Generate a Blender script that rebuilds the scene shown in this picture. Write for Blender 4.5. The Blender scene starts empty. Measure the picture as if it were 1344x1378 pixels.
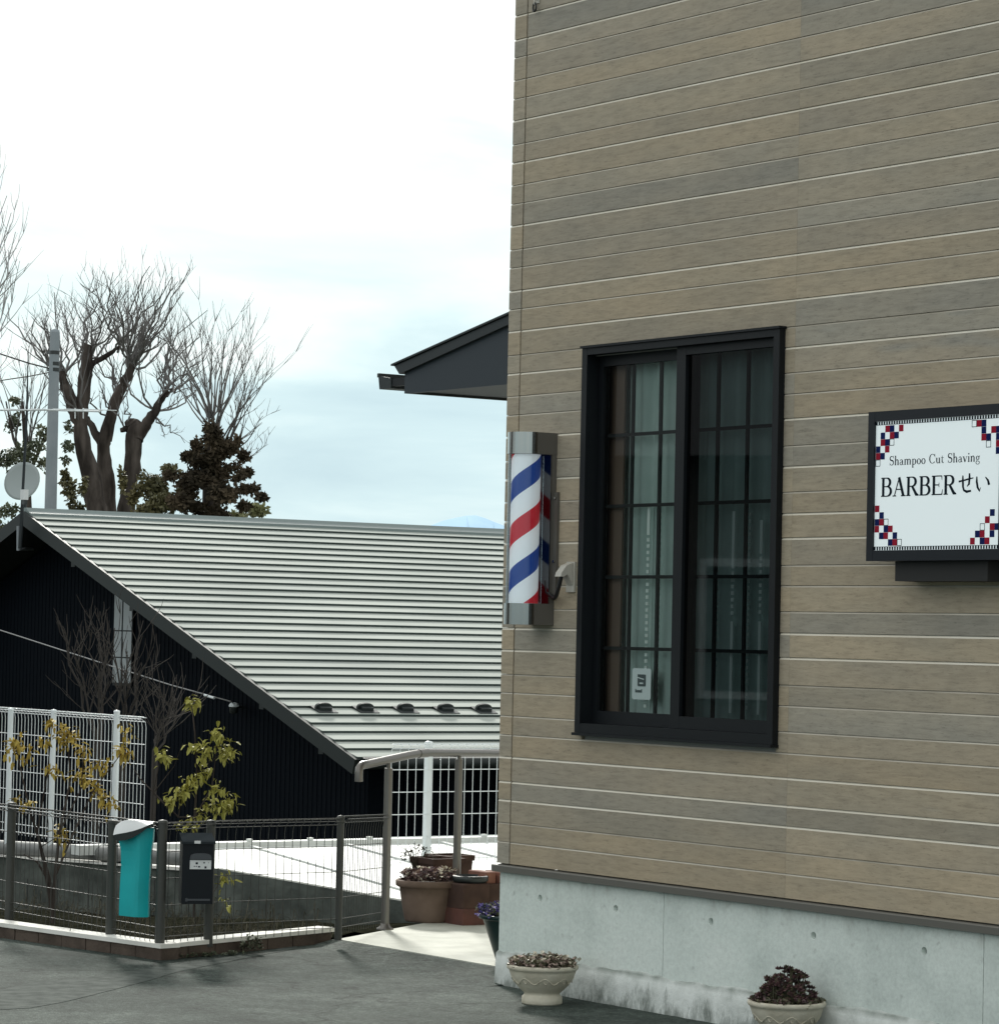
import bpy, math, random
from mathutils import Vector, Matrix
R = math.radians
random.seed(7)
S = bpy.context.scene
COL = S.collection

# ------------------------------------------------------------------ camera
CAMZ = 1.487
PITCH, ROLL, F = 0.0380876, 0.02178234, 4350.0
fwd = Vector((0, math.cos(PITCH), math.sin(PITCH)))
up0 = Vector((0, -math.sin(PITCH), math.cos(PITCH)))
rt0 = Vector((1, 0, 0))
rt = rt0 * math.cos(ROLL) + up0 * math.sin(ROLL)
up = -rt0 * math.sin(ROLL) + up0 * math.cos(ROLL)
cd = bpy.data.cameras.new('camera')
cam = bpy.data.objects.new('camera', cd)
COL.objects.link(cam)
M3 = Matrix((rt, up, -fwd)).transposed()
cam.matrix_world = Matrix.Translation((0, 0, CAMZ)) @ M3.to_4x4()
cd.sensor_fit = 'HORIZONTAL'
cd.sensor_width = 36
cd.lens = F / 1344 * 36
cd.clip_start = 0.1
cd.clip_end = 20000
S.camera = cam

# ------------------------------------------------------------------ world, sun, exposure
SUN_AZ, SUN_EL = R(-10), R(28)      # azimuth from +Y towards +X
W = bpy.data.worlds.new('World')
S.world = W
W.use_nodes = True
nt = W.node_tree
nt.nodes.clear()
N = nt.nodes.new
lk = nt.links.new
out = N('ShaderNodeOutputWorld')
sky = N('ShaderNodeTexSky')
sky.sky_type = 'NISHITA'
sky.sun_disc = False
sky.sun_elevation = SUN_EL
sky.sun_rotation = SUN_AZ
sky.dust_density = 2
bgs = N('ShaderNodeBackground')
bgs.inputs[1].default_value = 0.07
lk(sky.outputs[0], bgs.inputs[0])
tc = N('ShaderNodeTexCoord')
sep = N('ShaderNodeSeparateXYZ')
lk(tc.outputs['Generated'], sep.inputs[0])
mp = N('ShaderNodeMapping')
mp.inputs['Scale'].default_value = (3.0, 3.0, 13.0)
mp.inputs['Location'].default_value = (0.35, 0.2, 0.1)
lk(tc.outputs['Generated'], mp.inputs[0])
nz = N('ShaderNodeTexNoise')
nz.inputs['Scale'].default_value = 2.2
nz.inputs['Detail'].default_value = 7
nz.inputs['Roughness'].default_value = 0.52
nz.inputs['Distortion'].default_value = 0.4
lk(mp.outputs[0], nz.inputs[0])
ma = N('ShaderNodeMath'); ma.operation = 'MULTIPLY_ADD'    # elevation term + cloud noise
lk(nz.outputs[0], ma.inputs[0]); ma.inputs[1].default_value = 0.36
lk(sep.outputs[2], ma.inputs[2])
cr = N('ShaderNodeValToRGB')
e = cr.color_ramp.elements
e[0].position = 0.155; e[0].color = (0.50, 0.72, 0.83, 1)
e[1].position = 0.41; e[1].color = (1.09, 1.13, 1.12, 1)
k = e.new(0.215); k.color = (0.63, 0.86, 0.94, 1)
k = e.new(0.265); k.color = (0.84, 1.04, 1.07, 1)
k = e.new(0.315); k.color = (1.02, 1.09, 1.10, 1)
lk(ma.outputs[0], cr.inputs[0])
bgc = N('ShaderNodeBackground')
bgc.inputs[1].default_value = 1.0
lk(cr.outputs[0], bgc.inputs[0])
mx = N('ShaderNodeMixShader'); mx.inputs[0].default_value = 0.93
lk(bgs.outputs[0], mx.inputs[1]); lk(bgc.outputs[0], mx.inputs[2])
lk(mx.outputs[0], out.inputs[0])

sd = bpy.data.lights.new('sun', 'SUN')
sd.energy = 3.9
sd.angle = R(7)
sd.color = (1.0, 0.98, 0.91)
sun = bpy.data.objects.new('sun', sd)
COL.objects.link(sun)
to_sun = Vector((math.sin(SUN_AZ) * math.cos(SUN_EL), math.cos(SUN_AZ) * math.cos(SUN_EL), math.sin(SUN_EL)))
sun.rotation_euler = to_sun.to_track_quat('Z', 'Y').to_euler()
sun.location = to_sun * 60

S.view_settings.view_transform = 'Standard'
S.view_settings.look = 'None'
S.view_settings.exposure = 0.0
S.view_settings.gamma = 1.0
S.view_settings.use_curve_mapping = False
S.cycles.max_bounces = 8
S.cycles.transparent_max_bounces = 16

# ------------------------------------------------------------------ the street grid: u along the shop front, w back from it, z up
AZ = 0.9679663
A = Vector((math.cos(AZ), -math.sin(AZ), 0))
B = Vector((math.sin(AZ), math.cos(AZ), 0))
O = Vector((0.0879458, 13.77467902, 0))
def F2W(p):
    return O + A * p[0] + B * p[1] + Vector((0, 0, p[2]))
def W2F(q):
    d = Vector(q) - O
    return Vector((d.dot(A), d.dot(B), d.z))
def ray(px, py):                     # a line of sight measured in the photograph
    return rt * ((px - 672) / F) - up * ((py - 689) / F) + fwd
CP = Vector((0, 0, CAMZ))
def hit(px, py, P, n):
    d = ray(px, py)
    return W2F(CP + d * ((P - CP).dot(n) / d.dot(n)))
def hz(px, py, z=0.0): return hit(px, py, Vector((0, 0, z)), Vector((0, 0, 1)))
def hw(px, py, w): return hit(px, py, O + B * w, B)
def hu(px, py, u): return hit(px, py, O + A * u, A)
def hy(px, py, y): return hit(px, py, Vector((0, y, 0)), Vector((0, 1, 0)))

# ------------------------------------------------------------------ materials
MATS = {}
def mat(name, col, rough=0.6, metal=0.0, col2=None, scale=8.0, stretch=(1, 1, 1), bump=0.0, bscale=None, spec=0.5, emis=None, estr=0.0, detail=5, fac=(0.35, 0.65), coat=0.0):
    if name in MATS: return MATS[name]
    m = bpy.data.materials.new(name)
    m.use_nodes = True
    t = m.node_tree
    p = t.nodes['Principled BSDF']
    p.inputs['Base Color'].default_value = (*col, 1)
    p.inputs['Roughness'].default_value = rough
    p.inputs['Metallic'].default_value = metal
    p.inputs['Specular IOR Level'].default_value = spec
    p.inputs['Coat Weight'].default_value = coat
    if emis:
        p.inputs['Emission Color'].default_value = (*emis, 1)
        p.inputs['Emission Strength'].default_value = estr
    if col2 or bump:
        c = t.nodes.new('ShaderNodeTexCoord'); mpp = t.nodes.new('ShaderNodeMapping')
        mpp.inputs['Scale'].default_value = stretch
        t.links.new(c.outputs['Object'], mpp.inputs[0])
        if col2:
            n = t.nodes.new('ShaderNodeTexNoise'); n.inputs['Scale'].default_value = scale; n.inputs['Detail'].default_value = detail
            r = t.nodes.new('ShaderNodeValToRGB')
            r.color_ramp.elements[0].position = fac[0]; r.color_ramp.elements[0].color = (*col, 1)
            r.color_ramp.elements[1].position = fac[1]; r.color_ramp.elements[1].color = (*col2, 1)
            t.links.new(mpp.outputs[0], n.inputs[0]); t.links.new(n.outputs[0], r.inputs[0]); t.links.new(r.outputs[0], p.inputs['Base Color'])
        if bump:
            n = t.nodes.new('ShaderNodeTexNoise'); n.inputs['Scale'].default_value = bscale or scale; n.inputs['Detail'].default_value = 6
            b = t.nodes.new('ShaderNodeBump'); b.inputs['Strength'].default_value = min(1, bump); b.inputs['Distance'].default_value = 0.01
            t.links.new(mpp.outputs[0], n.inputs[0]); t.links.new(n.outputs[0], b.inputs['Height']); t.links.new(b.outputs[0], p.inputs['Normal'])
    MATS[name] = m
    return m
def nodes_mat(name):
    m = bpy.data.materials.new(name); m.use_nodes = True
    MATS[name] = m
    return m, m.node_tree, m.node_tree.nodes['Principled BSDF']
def nn(t, typ, **kw):
    n = t.nodes.new(typ)
    for k_, v in kw.items():
        if k_ in ('operation', 'blend_type', 'data_type', 'noise_dimensions', 'attribute_name', 'interpolation_type', 'feature'): setattr(n, k_, v)
    return n
def noise(t, vec, scale, detail=5, rough=0.5, stretch=None, dist=0.0):
    if stretch:
        q = t.nodes.new('ShaderNodeMapping'); q.inputs['Scale'].default_value = stretch
        t.links.new(vec, q.inputs[0]); vec = q.outputs[0]
    n = t.nodes.new('ShaderNodeTexNoise')
    n.inputs['Scale'].default_value = scale; n.inputs['Detail'].default_value = detail; n.inputs['Roughness'].default_value = rough; n.inputs['Distortion'].default_value = dist
    t.links.new(vec, n.inputs[0])
    return n.outputs[0]
def ramp(t, fac, stops):
    r = t.nodes.new('ShaderNodeValToRGB')
    el = r.color_ramp.elements
    el[0].position, el[0].color = stops[0][0], (*stops[0][1], 1)
    el[1].position, el[1].color = stops[-1][0], (*stops[-1][1], 1)
    for p_, c_ in stops[1:-1]:
        k_ = el.new(p_); k_.color = (*c_, 1)
    t.links.new(fac, r.inputs[0])
    return r.outputs[0]
def mix(t, typ, fac, a, b):
    m_ = t.nodes.new('ShaderNodeMixRGB'); m_.blend_type = typ
    for i, v in enumerate((fac, a, b)):
        if hasattr(v, 'default_value'): t.links.new(v, m_.inputs[i])
        elif isinstance(v, (int, float)): m_.inputs[i].default_value = v
        else: m_.inputs[i].default_value = (*v, 1)
    return m_.outputs[0]
def math_(t, op, a, b=0.0, c=0.0):
    m_ = t.nodes.new('ShaderNodeMath'); m_.operation = op
    for i, v in enumerate((a, b, c)):
        if hasattr(v, 'default_value'): t.links.new(v, m_.inputs[i])
        else: m_.inputs[i].default_value = v
    return m_.outputs[0]
def g3(v): return (v, v, v)

# siding: every board has its own tint (object colour) under wood-grain print
m, t, p = nodes_mat('siding')
tco = t.nodes.new('ShaderNodeTexCoord'); oi = t.nodes.new('ShaderNodeObjectInfo')
off = nn(t, 'ShaderNodeCombineXYZ')
r1 = math_(t, 'MULTIPLY', oi.outputs['Random'], 40.0); t.links.new(r1, off.inputs[0]); t.links.new(r1, off.inputs[2])
va = nn(t, 'ShaderNodeVectorMath', operation='ADD'); t.links.new(tco.outputs['Object'], va.inputs[0]); t.links.new(off.outputs[0], va.inputs[1])
grain = noise(t, va.outputs[0], 11, 9, 0.66, (0.9, 1, 6), 0.3)
cut = noise(t, va.outputs[0], 9, 5, 0.6, (1.6, 1, 1.4))
big = noise(t, va.outputs[0], 1.6, 3, 0.5, (1, 1, 3))
c = ramp(t, grain, [(0.25, g3(0.76)), (0.5, g3(1.0)), (0.75, g3(1.13))])
fleck = noise(t, va.outputs[0], 38, 4, 0.7, (0.8, 1, 4.5))
c = mix(t, 'MULTIPLY', 1.0, c, ramp(t, fleck, [(0.30, g3(0.72)), (0.42, g3(1.0)), (0.7, g3(1.04))]))
c = mix(t, 'MULTIPLY', 1.0, c, ramp(t, cut, [(0.3, g3(0.96)), (0.6, g3(1.02))]))
c = mix(t, 'MULTIPLY', 1.0, c, ramp(t, big, [(0.35, (0.93, 0.94, 0.93)), (0.65, (1.09, 1.06, 1.0))]))
bl = noise(t, va.outputs[0], 1.1, 2, 0.5, (1, 1, 6))
base = mix(t, 'MIX', ramp(t, bl, [(0.68, g3(0)), (0.78, g3(0.6))]), oi.outputs['Color'], (0.250, 0.265, 0.262))
c = mix(t, 'MULTIPLY', 1.0, c, base)
t.links.new(c, p.inputs['Base Color'])
p.inputs['Roughness'].default_value = 0.62
p.inputs['Specular IOR Level'].default_value = 0.3
bp = t.nodes.new('ShaderNodeBump'); bp.inputs['Strength'].default_value = 0.35; bp.inputs['Distance'].default_value = 0.004
t.links.new(grain, bp.inputs['Height']); t.links.new(bp.outputs[0], p.inputs['Normal'])

# cast concrete of the plinth
m, t, p = nodes_mat('concrete')
tco = t.nodes.new('ShaderNodeTexCoord'); oi = t.nodes.new('ShaderNodeObjectInfo')
v = tco.outputs['Object']
c = ramp(t, noise(t, v, 2.3, 8, 0.62), [(0.3, (0.52, 0.58, 0.545)), (0.52, (0.68, 0.745, 0.70)), (0.75, (0.74, 0.795, 0.75))])
c = mix(t, 'MULTIPLY', 1.0, c, ramp(t, noise(t, v, 60, 4, 0.6), [(0.3, g3(0.9)), (0.6, g3(1.02))]))
spots = ramp(t, noise(t, v, 22, 3, 0.5), [(0.64, g3(0)), (0.74, g3(1))])
sz = nn(t, 'ShaderNodeSeparateXYZ'); t.links.new(v, sz.inputs[0])
c = mix(t, 'MIX', math_(t, 'MULTIPLY', spots, 0.35), c, (0.25, 0.26, 0.24))
hi = math_(t, 'SUBTRACT', 1.0, math_(t, 'MULTIPLY', math_(t, 'ABSOLUTE', math_(t, 'SUBTRACT', sz.outputs[2], 0.47)), 11.0))
hi = math_(t, 'MAXIMUM', hi, 0.0)
drip = ramp(t, noise(t, v, 7, 6, 0.65, (1.6, 1, 1.0)), [(0.5, g3(0)), (0.75, g3(0.7))])
c = mix(t, 'MIX', math_(t, 'MULTIPLY', hi, drip), c, (0.33, 0.33, 0.29))
t.links.new(c, p.inputs['Base Color']); p.inputs['Roughness'].default_value = 0.85
bp = t.nodes.new('ShaderNodeBump'); bp.inputs['Strength'].default_value = 0.25; bp.inputs['Distance'].default_value = 0.01
t.links.new(noise(t, v, 30, 6), bp.inputs['Height']); t.links.new(bp.outputs[0], p.inputs['Normal'])

# weathered footing: streaks of dirt and moss climbing from the ground
m, t, p = nodes_mat('footing')
tco = t.nodes.new('ShaderNodeTexCoord'); v = tco.outputs['Object']
sz = nn(t, 'ShaderNodeSeparateXYZ'); t.links.new(v, sz.inputs[0])
c = ramp(t, noise(t, v, 7, 7, 0.6, (1.5, 1, 1.0)), [(0.30, (0.44, 0.47, 0.44)), (0.42, (0.60, 0.63, 0.60)), (0.62, (0.72, 0.75, 0.72))])
st = noise(t, v, 9, 7, 0.7, (1.5, 1, 0.6))
low = math_(t, 'SUBTRACT', 1.0, math_(t, 'MULTIPLY', sz.outputs[2], 7.5))
s_ = math_(t, 'ADD', st, math_(t, 'MULTIPLY', low, 0.28))
c = mix(t, 'MIX', ramp(t, s_, [(0.64, g3(0)), (0.82, g3(0.8))]), c, (0.14, 0.16, 0.14))
tp = math_(t, 'MAXIMUM', math_(t, 'SUBTRACT', 1.0, math_(t, 'MULTIPLY', math_(t, 'ABSOLUTE', math_(t, 'SUBTRACT', sz.outputs[2], 0.14)), 45.0)), 0.0)
c = mix(t, 'MIX', math_(t, 'MULTIPLY', tp, ramp(t, noise(t, v, 12, 5), [(0.35, g3(0.3)), (0.6, g3(0.85))])), c, (0.19, 0.22, 0.19))
t.links.new(c, p.inputs['Base Color']); p.inputs['Roughness'].default_value = 0.9
bp = t.nodes.new('ShaderNodeBump'); bp.inputs['Strength'].default_value = 0.6; bp.inputs['Distance'].default_value = 0.012
t.links.new(noise(t, v, 18, 7, 0.6), bp.inputs['Height']); t.links.new(bp.outputs[0], p.inputs['Normal'])

# asphalt
m, t, p = nodes_mat('asphalt')
tco = t.nodes.new('ShaderNodeTexCoord'); v = tco.outputs['Object']
c = ramp(t, noise(t, v, 0.9, 7, 0.6, (1, 1, 1), 0.5), [(0.32, (0.040, 0.050, 0.044)), (0.5, (0.062, 0.076, 0.067)), (0.68, (0.093, 0.110, 0.098))])
c = mix(t, 'MULTIPLY', 1.0, c, ramp(t, noise(t, v, 6, 8, 0.72), [(0.32, g3(0.62)), (0.5, g3(0.98)), (0.68, g3(1.4))]))
c = mix(t, 'MULTIPLY', 1.0, c, ramp(t, noise(t, v, 150, 3, 0.7), [(0.3, g3(0.45)), (0.52, g3(1.0)), (0.68, g3(1.9))]))
c = mix(t, 'MULTIPLY', 1.0, c, ramp(t, noise(t, v, 38, 6, 0.75), [(0.32, g3(0.5)), (0.5, g3(1.0)), (0.66, g3(1.55))]))
vo = t.nodes.new('ShaderNodeTexVoronoi'); vo.feature = 'DISTANCE_TO_EDGE'; vo.inputs['Scale'].default_value = 0.55
wv_ = nn(t, 'ShaderNodeVectorMath', operation='ADD'); nv = t.nodes.new('ShaderNodeTexNoise'); nv.inputs['Scale'].default_value = 2.5; nv.inputs['Detail'].default_value = 6
sv = nn(t, 'ShaderNodeVectorMath', operation='SCALE'); sv.inputs['Scale'].default_value = 0.9
t.links.new(v, nv.inputs[0]); t.links.new(nv.outputs['Color'], sv.inputs[0]); t.links.new(v, wv_.inputs[0]); t.links.new(sv.outputs[0], wv_.inputs[1]); t.links.new(wv_.outputs[0], vo.inputs['Vector'])
c = mix(t, 'MULTIPLY', 0.75, c, ramp(t, vo.outputs['Distance'], [(0.0, g3(0.35)), (0.012, g3(1.0))]))
t.links.new(c, p.inputs['Base Color']); p.inputs['Roughness'].default_value = 0.88
p.inputs['Specular IOR Level'].default_value = 0.1
bp = t.nodes.new('ShaderNodeBump'); bp.inputs['Strength'].default_value = 0.5; bp.inputs['Distance'].default_value = 0.01
t.links.new(noise(t, v, 120, 4, 0.7), bp.inputs['Height']); t.links.new(bp.outputs[0], p.inputs['Normal'])

# slab of the entry path
mat('path_concrete', (0.42, 0.43, 0.37), 0.8, col2=(0.56, 0.57, 0.50), scale=5, bump=0.2, bscale=60)
mat('patched_asphalt', (0.052, 0.062, 0.056), 0.95, spec=0.1, col2=(0.10, 0.113, 0.103), scale=14, bump=0.5, bscale=100)
mat('soil', (0.008, 0.009, 0.006), 1.0, spec=0.0, col2=(0.026, 0.026, 0.018), scale=14, bump=0.9, bscale=30)
mat('far_ground', (0.06, 0.065, 0.045), 0.95, col2=(0.10, 0.10, 0.075), scale=0.3)
mat('mossy_wall', (0.035, 0.043, 0.036), 0.9, col2=(0.10, 0.115, 0.10), scale=4, bump=0.5, bscale=25, stretch=(1, 1, 1.6))
mat('ledge_concrete', (0.18, 0.19, 0.18), 0.85, col2=(0.36, 0.37, 0.35), scale=4)
mat('drain_pipe_grey', (0.16, 0.165, 0.16), 0.6, spec=.3, col2=(0.22, 0.22, 0.21), scale=5)
mat('shed_metal', (0.55, 0.57, 0.55), 0.6, col2=(0.66, 0.68, 0.65), scale=1.6)
mat('mountain_haze', (0.36, 0.52, 0.66), 0.95, spec=0.0, col2=(0.42, 0.58, 0.72), scale=0.01)  # pale blue puts the haze of distance into the mountain's colour
mat('brown_flashing', (0.12, 0.115, 0.10), 0.45)
mat('window_black', (0.0055, 0.0075, 0.0095), 0.5, spec=0.25)
mat('lattice_black', (0.01, 0.011, 0.013), 0.5)
mat('interior_wall', (0.30, 0.30, 0.28), 0.8)
mat('interior_brown', (0.16, 0.10, 0.075), 0.6)
mat('gasket_dark', (0.02, 0.02, 0.02), 0.8)
mat('curtain_cloth', (0.40, 0.49, 0.465), 0.85, col2=(0.50, 0.58, 0.56), scale=5)
mat('bead_white', (0.90, 0.92, 0.90), 0.4)
mat('sticker_card', (0.36, 0.44, 0.43), 0.5)
mat('sticker_ink', (0.03, 0.05, 0.05), 0.5)
mat('sign_case', (0.009, 0.012, 0.017), 0.4, spec=0.3)
mat('sign_face', (0.78, 0.84, 0.85), 0.35, emis=(0.86, 0.98, 1.0), estr=0.27)
mat('ink_black', (0.010, 0.018, 0.026), 0.9, spec=.03)
mat('ink_navy', (0.012, 0.022, 0.10), 0.9, spec=.03)
mat('ink_red', (0.33, 0.02, 0.04), 0.9, spec=.03)
mat('chrome', (0.40, 0.385, 0.36), 0.16, 1.0)
mat('pole_housing', (0.105, 0.098, 0.085), 0.5)
mat('mirror_metal', (0.15, 0.155, 0.16), 0.22, 1.0)
mat('beige_plastic', (0.50, 0.48, 0.42), 0.45)
mat('black_rubber', (0.012, 0.012, 0.013), 0.5)
mat('house_black', (0.003, 0.0052, 0.0085), 0.8, spec=0.06)
mat('barge_metal', (0.014, 0.019, 0.018), 0.5, spec=0.25)
mat('grey_metal_dark', (0.022, 0.029, 0.032), 0.5, spec=0.3)
mat('slate_panel', (0.030, 0.040, 0.050), 0.55, spec=0.3)
mat('roof_metal', (0.30, 0.33, 0.305), 0.8, col2=(0.385, 0.415, 0.38), scale=1.6, stretch=(1.2, 0.5, 1), spec=0.1)
mat('ridge_metal_and_lap_shade', (0.15, 0.19, 0.185), 0.42)  # ridge cap metal; on the roof courses it paints lap shade
mat('guard_black', (0.02, 0.026, 0.026), 0.45)
mat('vent_panel', (0.30, 0.33, 0.34), 0.45)
mat('white_steel', (0.74, 0.79, 0.80), 0.4)
mat('brown_steel', (0.052, 0.054, 0.048), 0.5, spec=.35)
mat('rail_steel', (0.17, 0.16, 0.147), 0.34, 0.55)
mat('kerb_brick', (0.065, 0.050, 0.040), 0.85, spec=0.2, col2=(0.105, 0.080, 0.064), scale=9, bump=0.4, bscale=60)
mat('kerb_cap', (0.66, 0.65, 0.60), 0.8, col2=(0.78, 0.77, 0.72), scale=6)
mat('terracotta', (0.14, 0.100, 0.077), 0.8, spec=.2, col2=(0.20, 0.145, 0.115), scale=8)
mat('terracotta_dark', (0.055, 0.034, 0.028), 0.85, spec=.2, col2=(0.09, 0.054, 0.042), scale=10)
mat('brick_red', (0.075, 0.034, 0.026), 0.8, col2=(0.13, 0.05, 0.038), scale=12)
mat('brick_orange', (0.20, 0.085, 0.06), 0.85, col2=(0.28, 0.13, 0.09), scale=12)
mat('green_plastic', (0.006, 0.022, 0.022), 0.4, spec=.3)
mat('stoneware', (0.50, 0.46, 0.36), 0.7, col2=(0.62, 0.58, 0.47), scale=14, bump=0.5, bscale=26)
mat('potting_soil', (0.02, 0.017, 0.013), 0.95)
mat('teal_plastic', (0.0, 0.40, 0.42), 0.45, col2=(0.0, 0.35, 0.37), scale=9)
mat('lid_grey', (0.66, 0.68, 0.68), 0.4)
mat('mailbox_black', (0.006, 0.008, 0.011), 0.35, spec=0.25)
mat('mailbox_flap', (0.055, 0.06, 0.068), 0.35)
mat('mailbox_lid', (0.030, 0.036, 0.040), 0.95, spec=.0)
mat('bark', (0.030, 0.025, 0.022), 0.95, col2=(0.095, 0.08, 0.07), scale=7, stretch=(1, 1, .25), bump=1.0, bscale=7, spec=0.1, fac=(.38, .62))
mat('twig', (0.17, 0.163, 0.158), 0.9, spec=0.1)
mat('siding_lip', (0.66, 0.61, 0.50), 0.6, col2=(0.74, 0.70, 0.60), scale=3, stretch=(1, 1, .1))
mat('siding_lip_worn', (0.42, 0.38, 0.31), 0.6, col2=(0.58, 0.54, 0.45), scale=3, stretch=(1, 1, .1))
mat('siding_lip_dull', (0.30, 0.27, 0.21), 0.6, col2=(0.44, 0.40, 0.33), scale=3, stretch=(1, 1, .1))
mat('twig_pale', (0.38, 0.38, 0.38), 0.9, spec=.1)
mat('twig_dark', (0.055, 0.05, 0.046), 0.9, spec=.1)
mat('concrete_pole', (0.23, 0.265, 0.285), 0.75, col2=(0.28, 0.31, 0.33), scale=3)
mat('dish_grey', (0.33, 0.37, 0.37), 0.7, spec=.1)
mat('leaf_ivy', (0.028, 0.024, 0.017), 0.8, spec=.1, col2=(0.105, 0.080, 0.052), scale=2.0)
mat('leaf_olive', (0.05, 0.055, 0.022), 0.6, col2=(0.16, 0.14, 0.06), scale=1.0)
mat('leaf_bamboo', (0.18, 0.19, 0.08), 0.6, col2=(0.36, 0.36, 0.20), scale=2.0)
mat('leaf_green', (0.06, 0.08, 0.045), 0.6, col2=(0.14, 0.15, 0.085), scale=1.5)
mat('leaf_gold', (0.30, 0.22, 0.04), 0.6, spec=0.15, col2=(0.55, 0.42, 0.11), scale=7)
mat('leaf_lime', (0.22, 0.22, 0.045), 0.6, spec=0.15, col2=(0.48, 0.45, 0.13), scale=7)
mat('petal_purple', (0.08, 0.06, 0.28), 0.6, col2=(0.22, 0.18, 0.42), scale=60)
mat('petal_cream', (0.55, 0.48, 0.36), 0.6, col2=(0.62, 0.60, 0.50), scale=60)
mat('petal_rose', (0.30, 0.20, 0.18), 0.6, col2=(0.50, 0.40, 0.33), scale=50)
mat('sedum_dark', (0.05, 0.032, 0.034), 0.5, col2=(0.16, 0.085, 0.085), scale=40)
mat('sedum_green', (0.05, 0.055, 0.03), 0.5, col2=(0.14, 0.13, 0.07), scale=40)
mat('dry_stalk', (0.045, 0.043, 0.032), 1.0, spec=.0, col2=(0.10, 0.095, 0.072), scale=10)
mat('opposite_wall', (0.16, 0.16, 0.15), 0.8)
mat('opposite_roof', (0.05, 0.055, 0.06), 0.6)

for nm in ('leaf_ivy', 'leaf_olive', 'leaf_bamboo', 'leaf_green', 'leaf_gold', 'leaf_lime'):   # some light comes through the leaves
    MATS[nm].node_tree.nodes['Principled BSDF'].inputs['Subsurface Weight'].default_value = 0.0

def glass_mat(name, tint, ior=1.5, boost=1.0):
    m = bpy.data.materials.new(name); m.use_nodes = True
    t = m.node_tree; t.nodes.clear()
    o = t.nodes.new('ShaderNodeOutputMaterial'); tr = t.nodes.new('ShaderNodeBsdfTransparent'); gl = t.nodes.new('ShaderNodeBsdfGlossy')
    fr = t.nodes.new('ShaderNodeFresnel'); mxx = t.nodes.new('ShaderNodeMixShader')
    fr.inputs[0].default_value = ior
    tr.inputs[0].default_value = (*tint, 1); gl.inputs[0].default_value = (1, 1, 1, 1); gl.inputs['Roughness'].default_value = 0.015
    mm = t.nodes.new('ShaderNodeMath'); mm.operation = 'MULTIPLY'; mm.inputs[1].default_value = boost
    t.links.new(fr.outputs[0], mm.inputs[0]); t.links.new(mm.outputs[0], mxx.inputs[0])
    t.links.new(tr.outputs[0], mxx.inputs[1]); t.links.new(gl.outputs[0], mxx.inputs[2]); t.links.new(mxx.outputs[0], o.inputs[0])
    MATS[name] = m
glass_mat('window_glass', (0.88, 0.95, 0.93), 1.5, 1.0)
glass_mat('screened_glass', (0.38, 0.43, 0.435), 1.5, 0.8)
glass_mat('tube_acrylic', (0.95, 0.97, 0.98), 1.45, 0.8)

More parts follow.
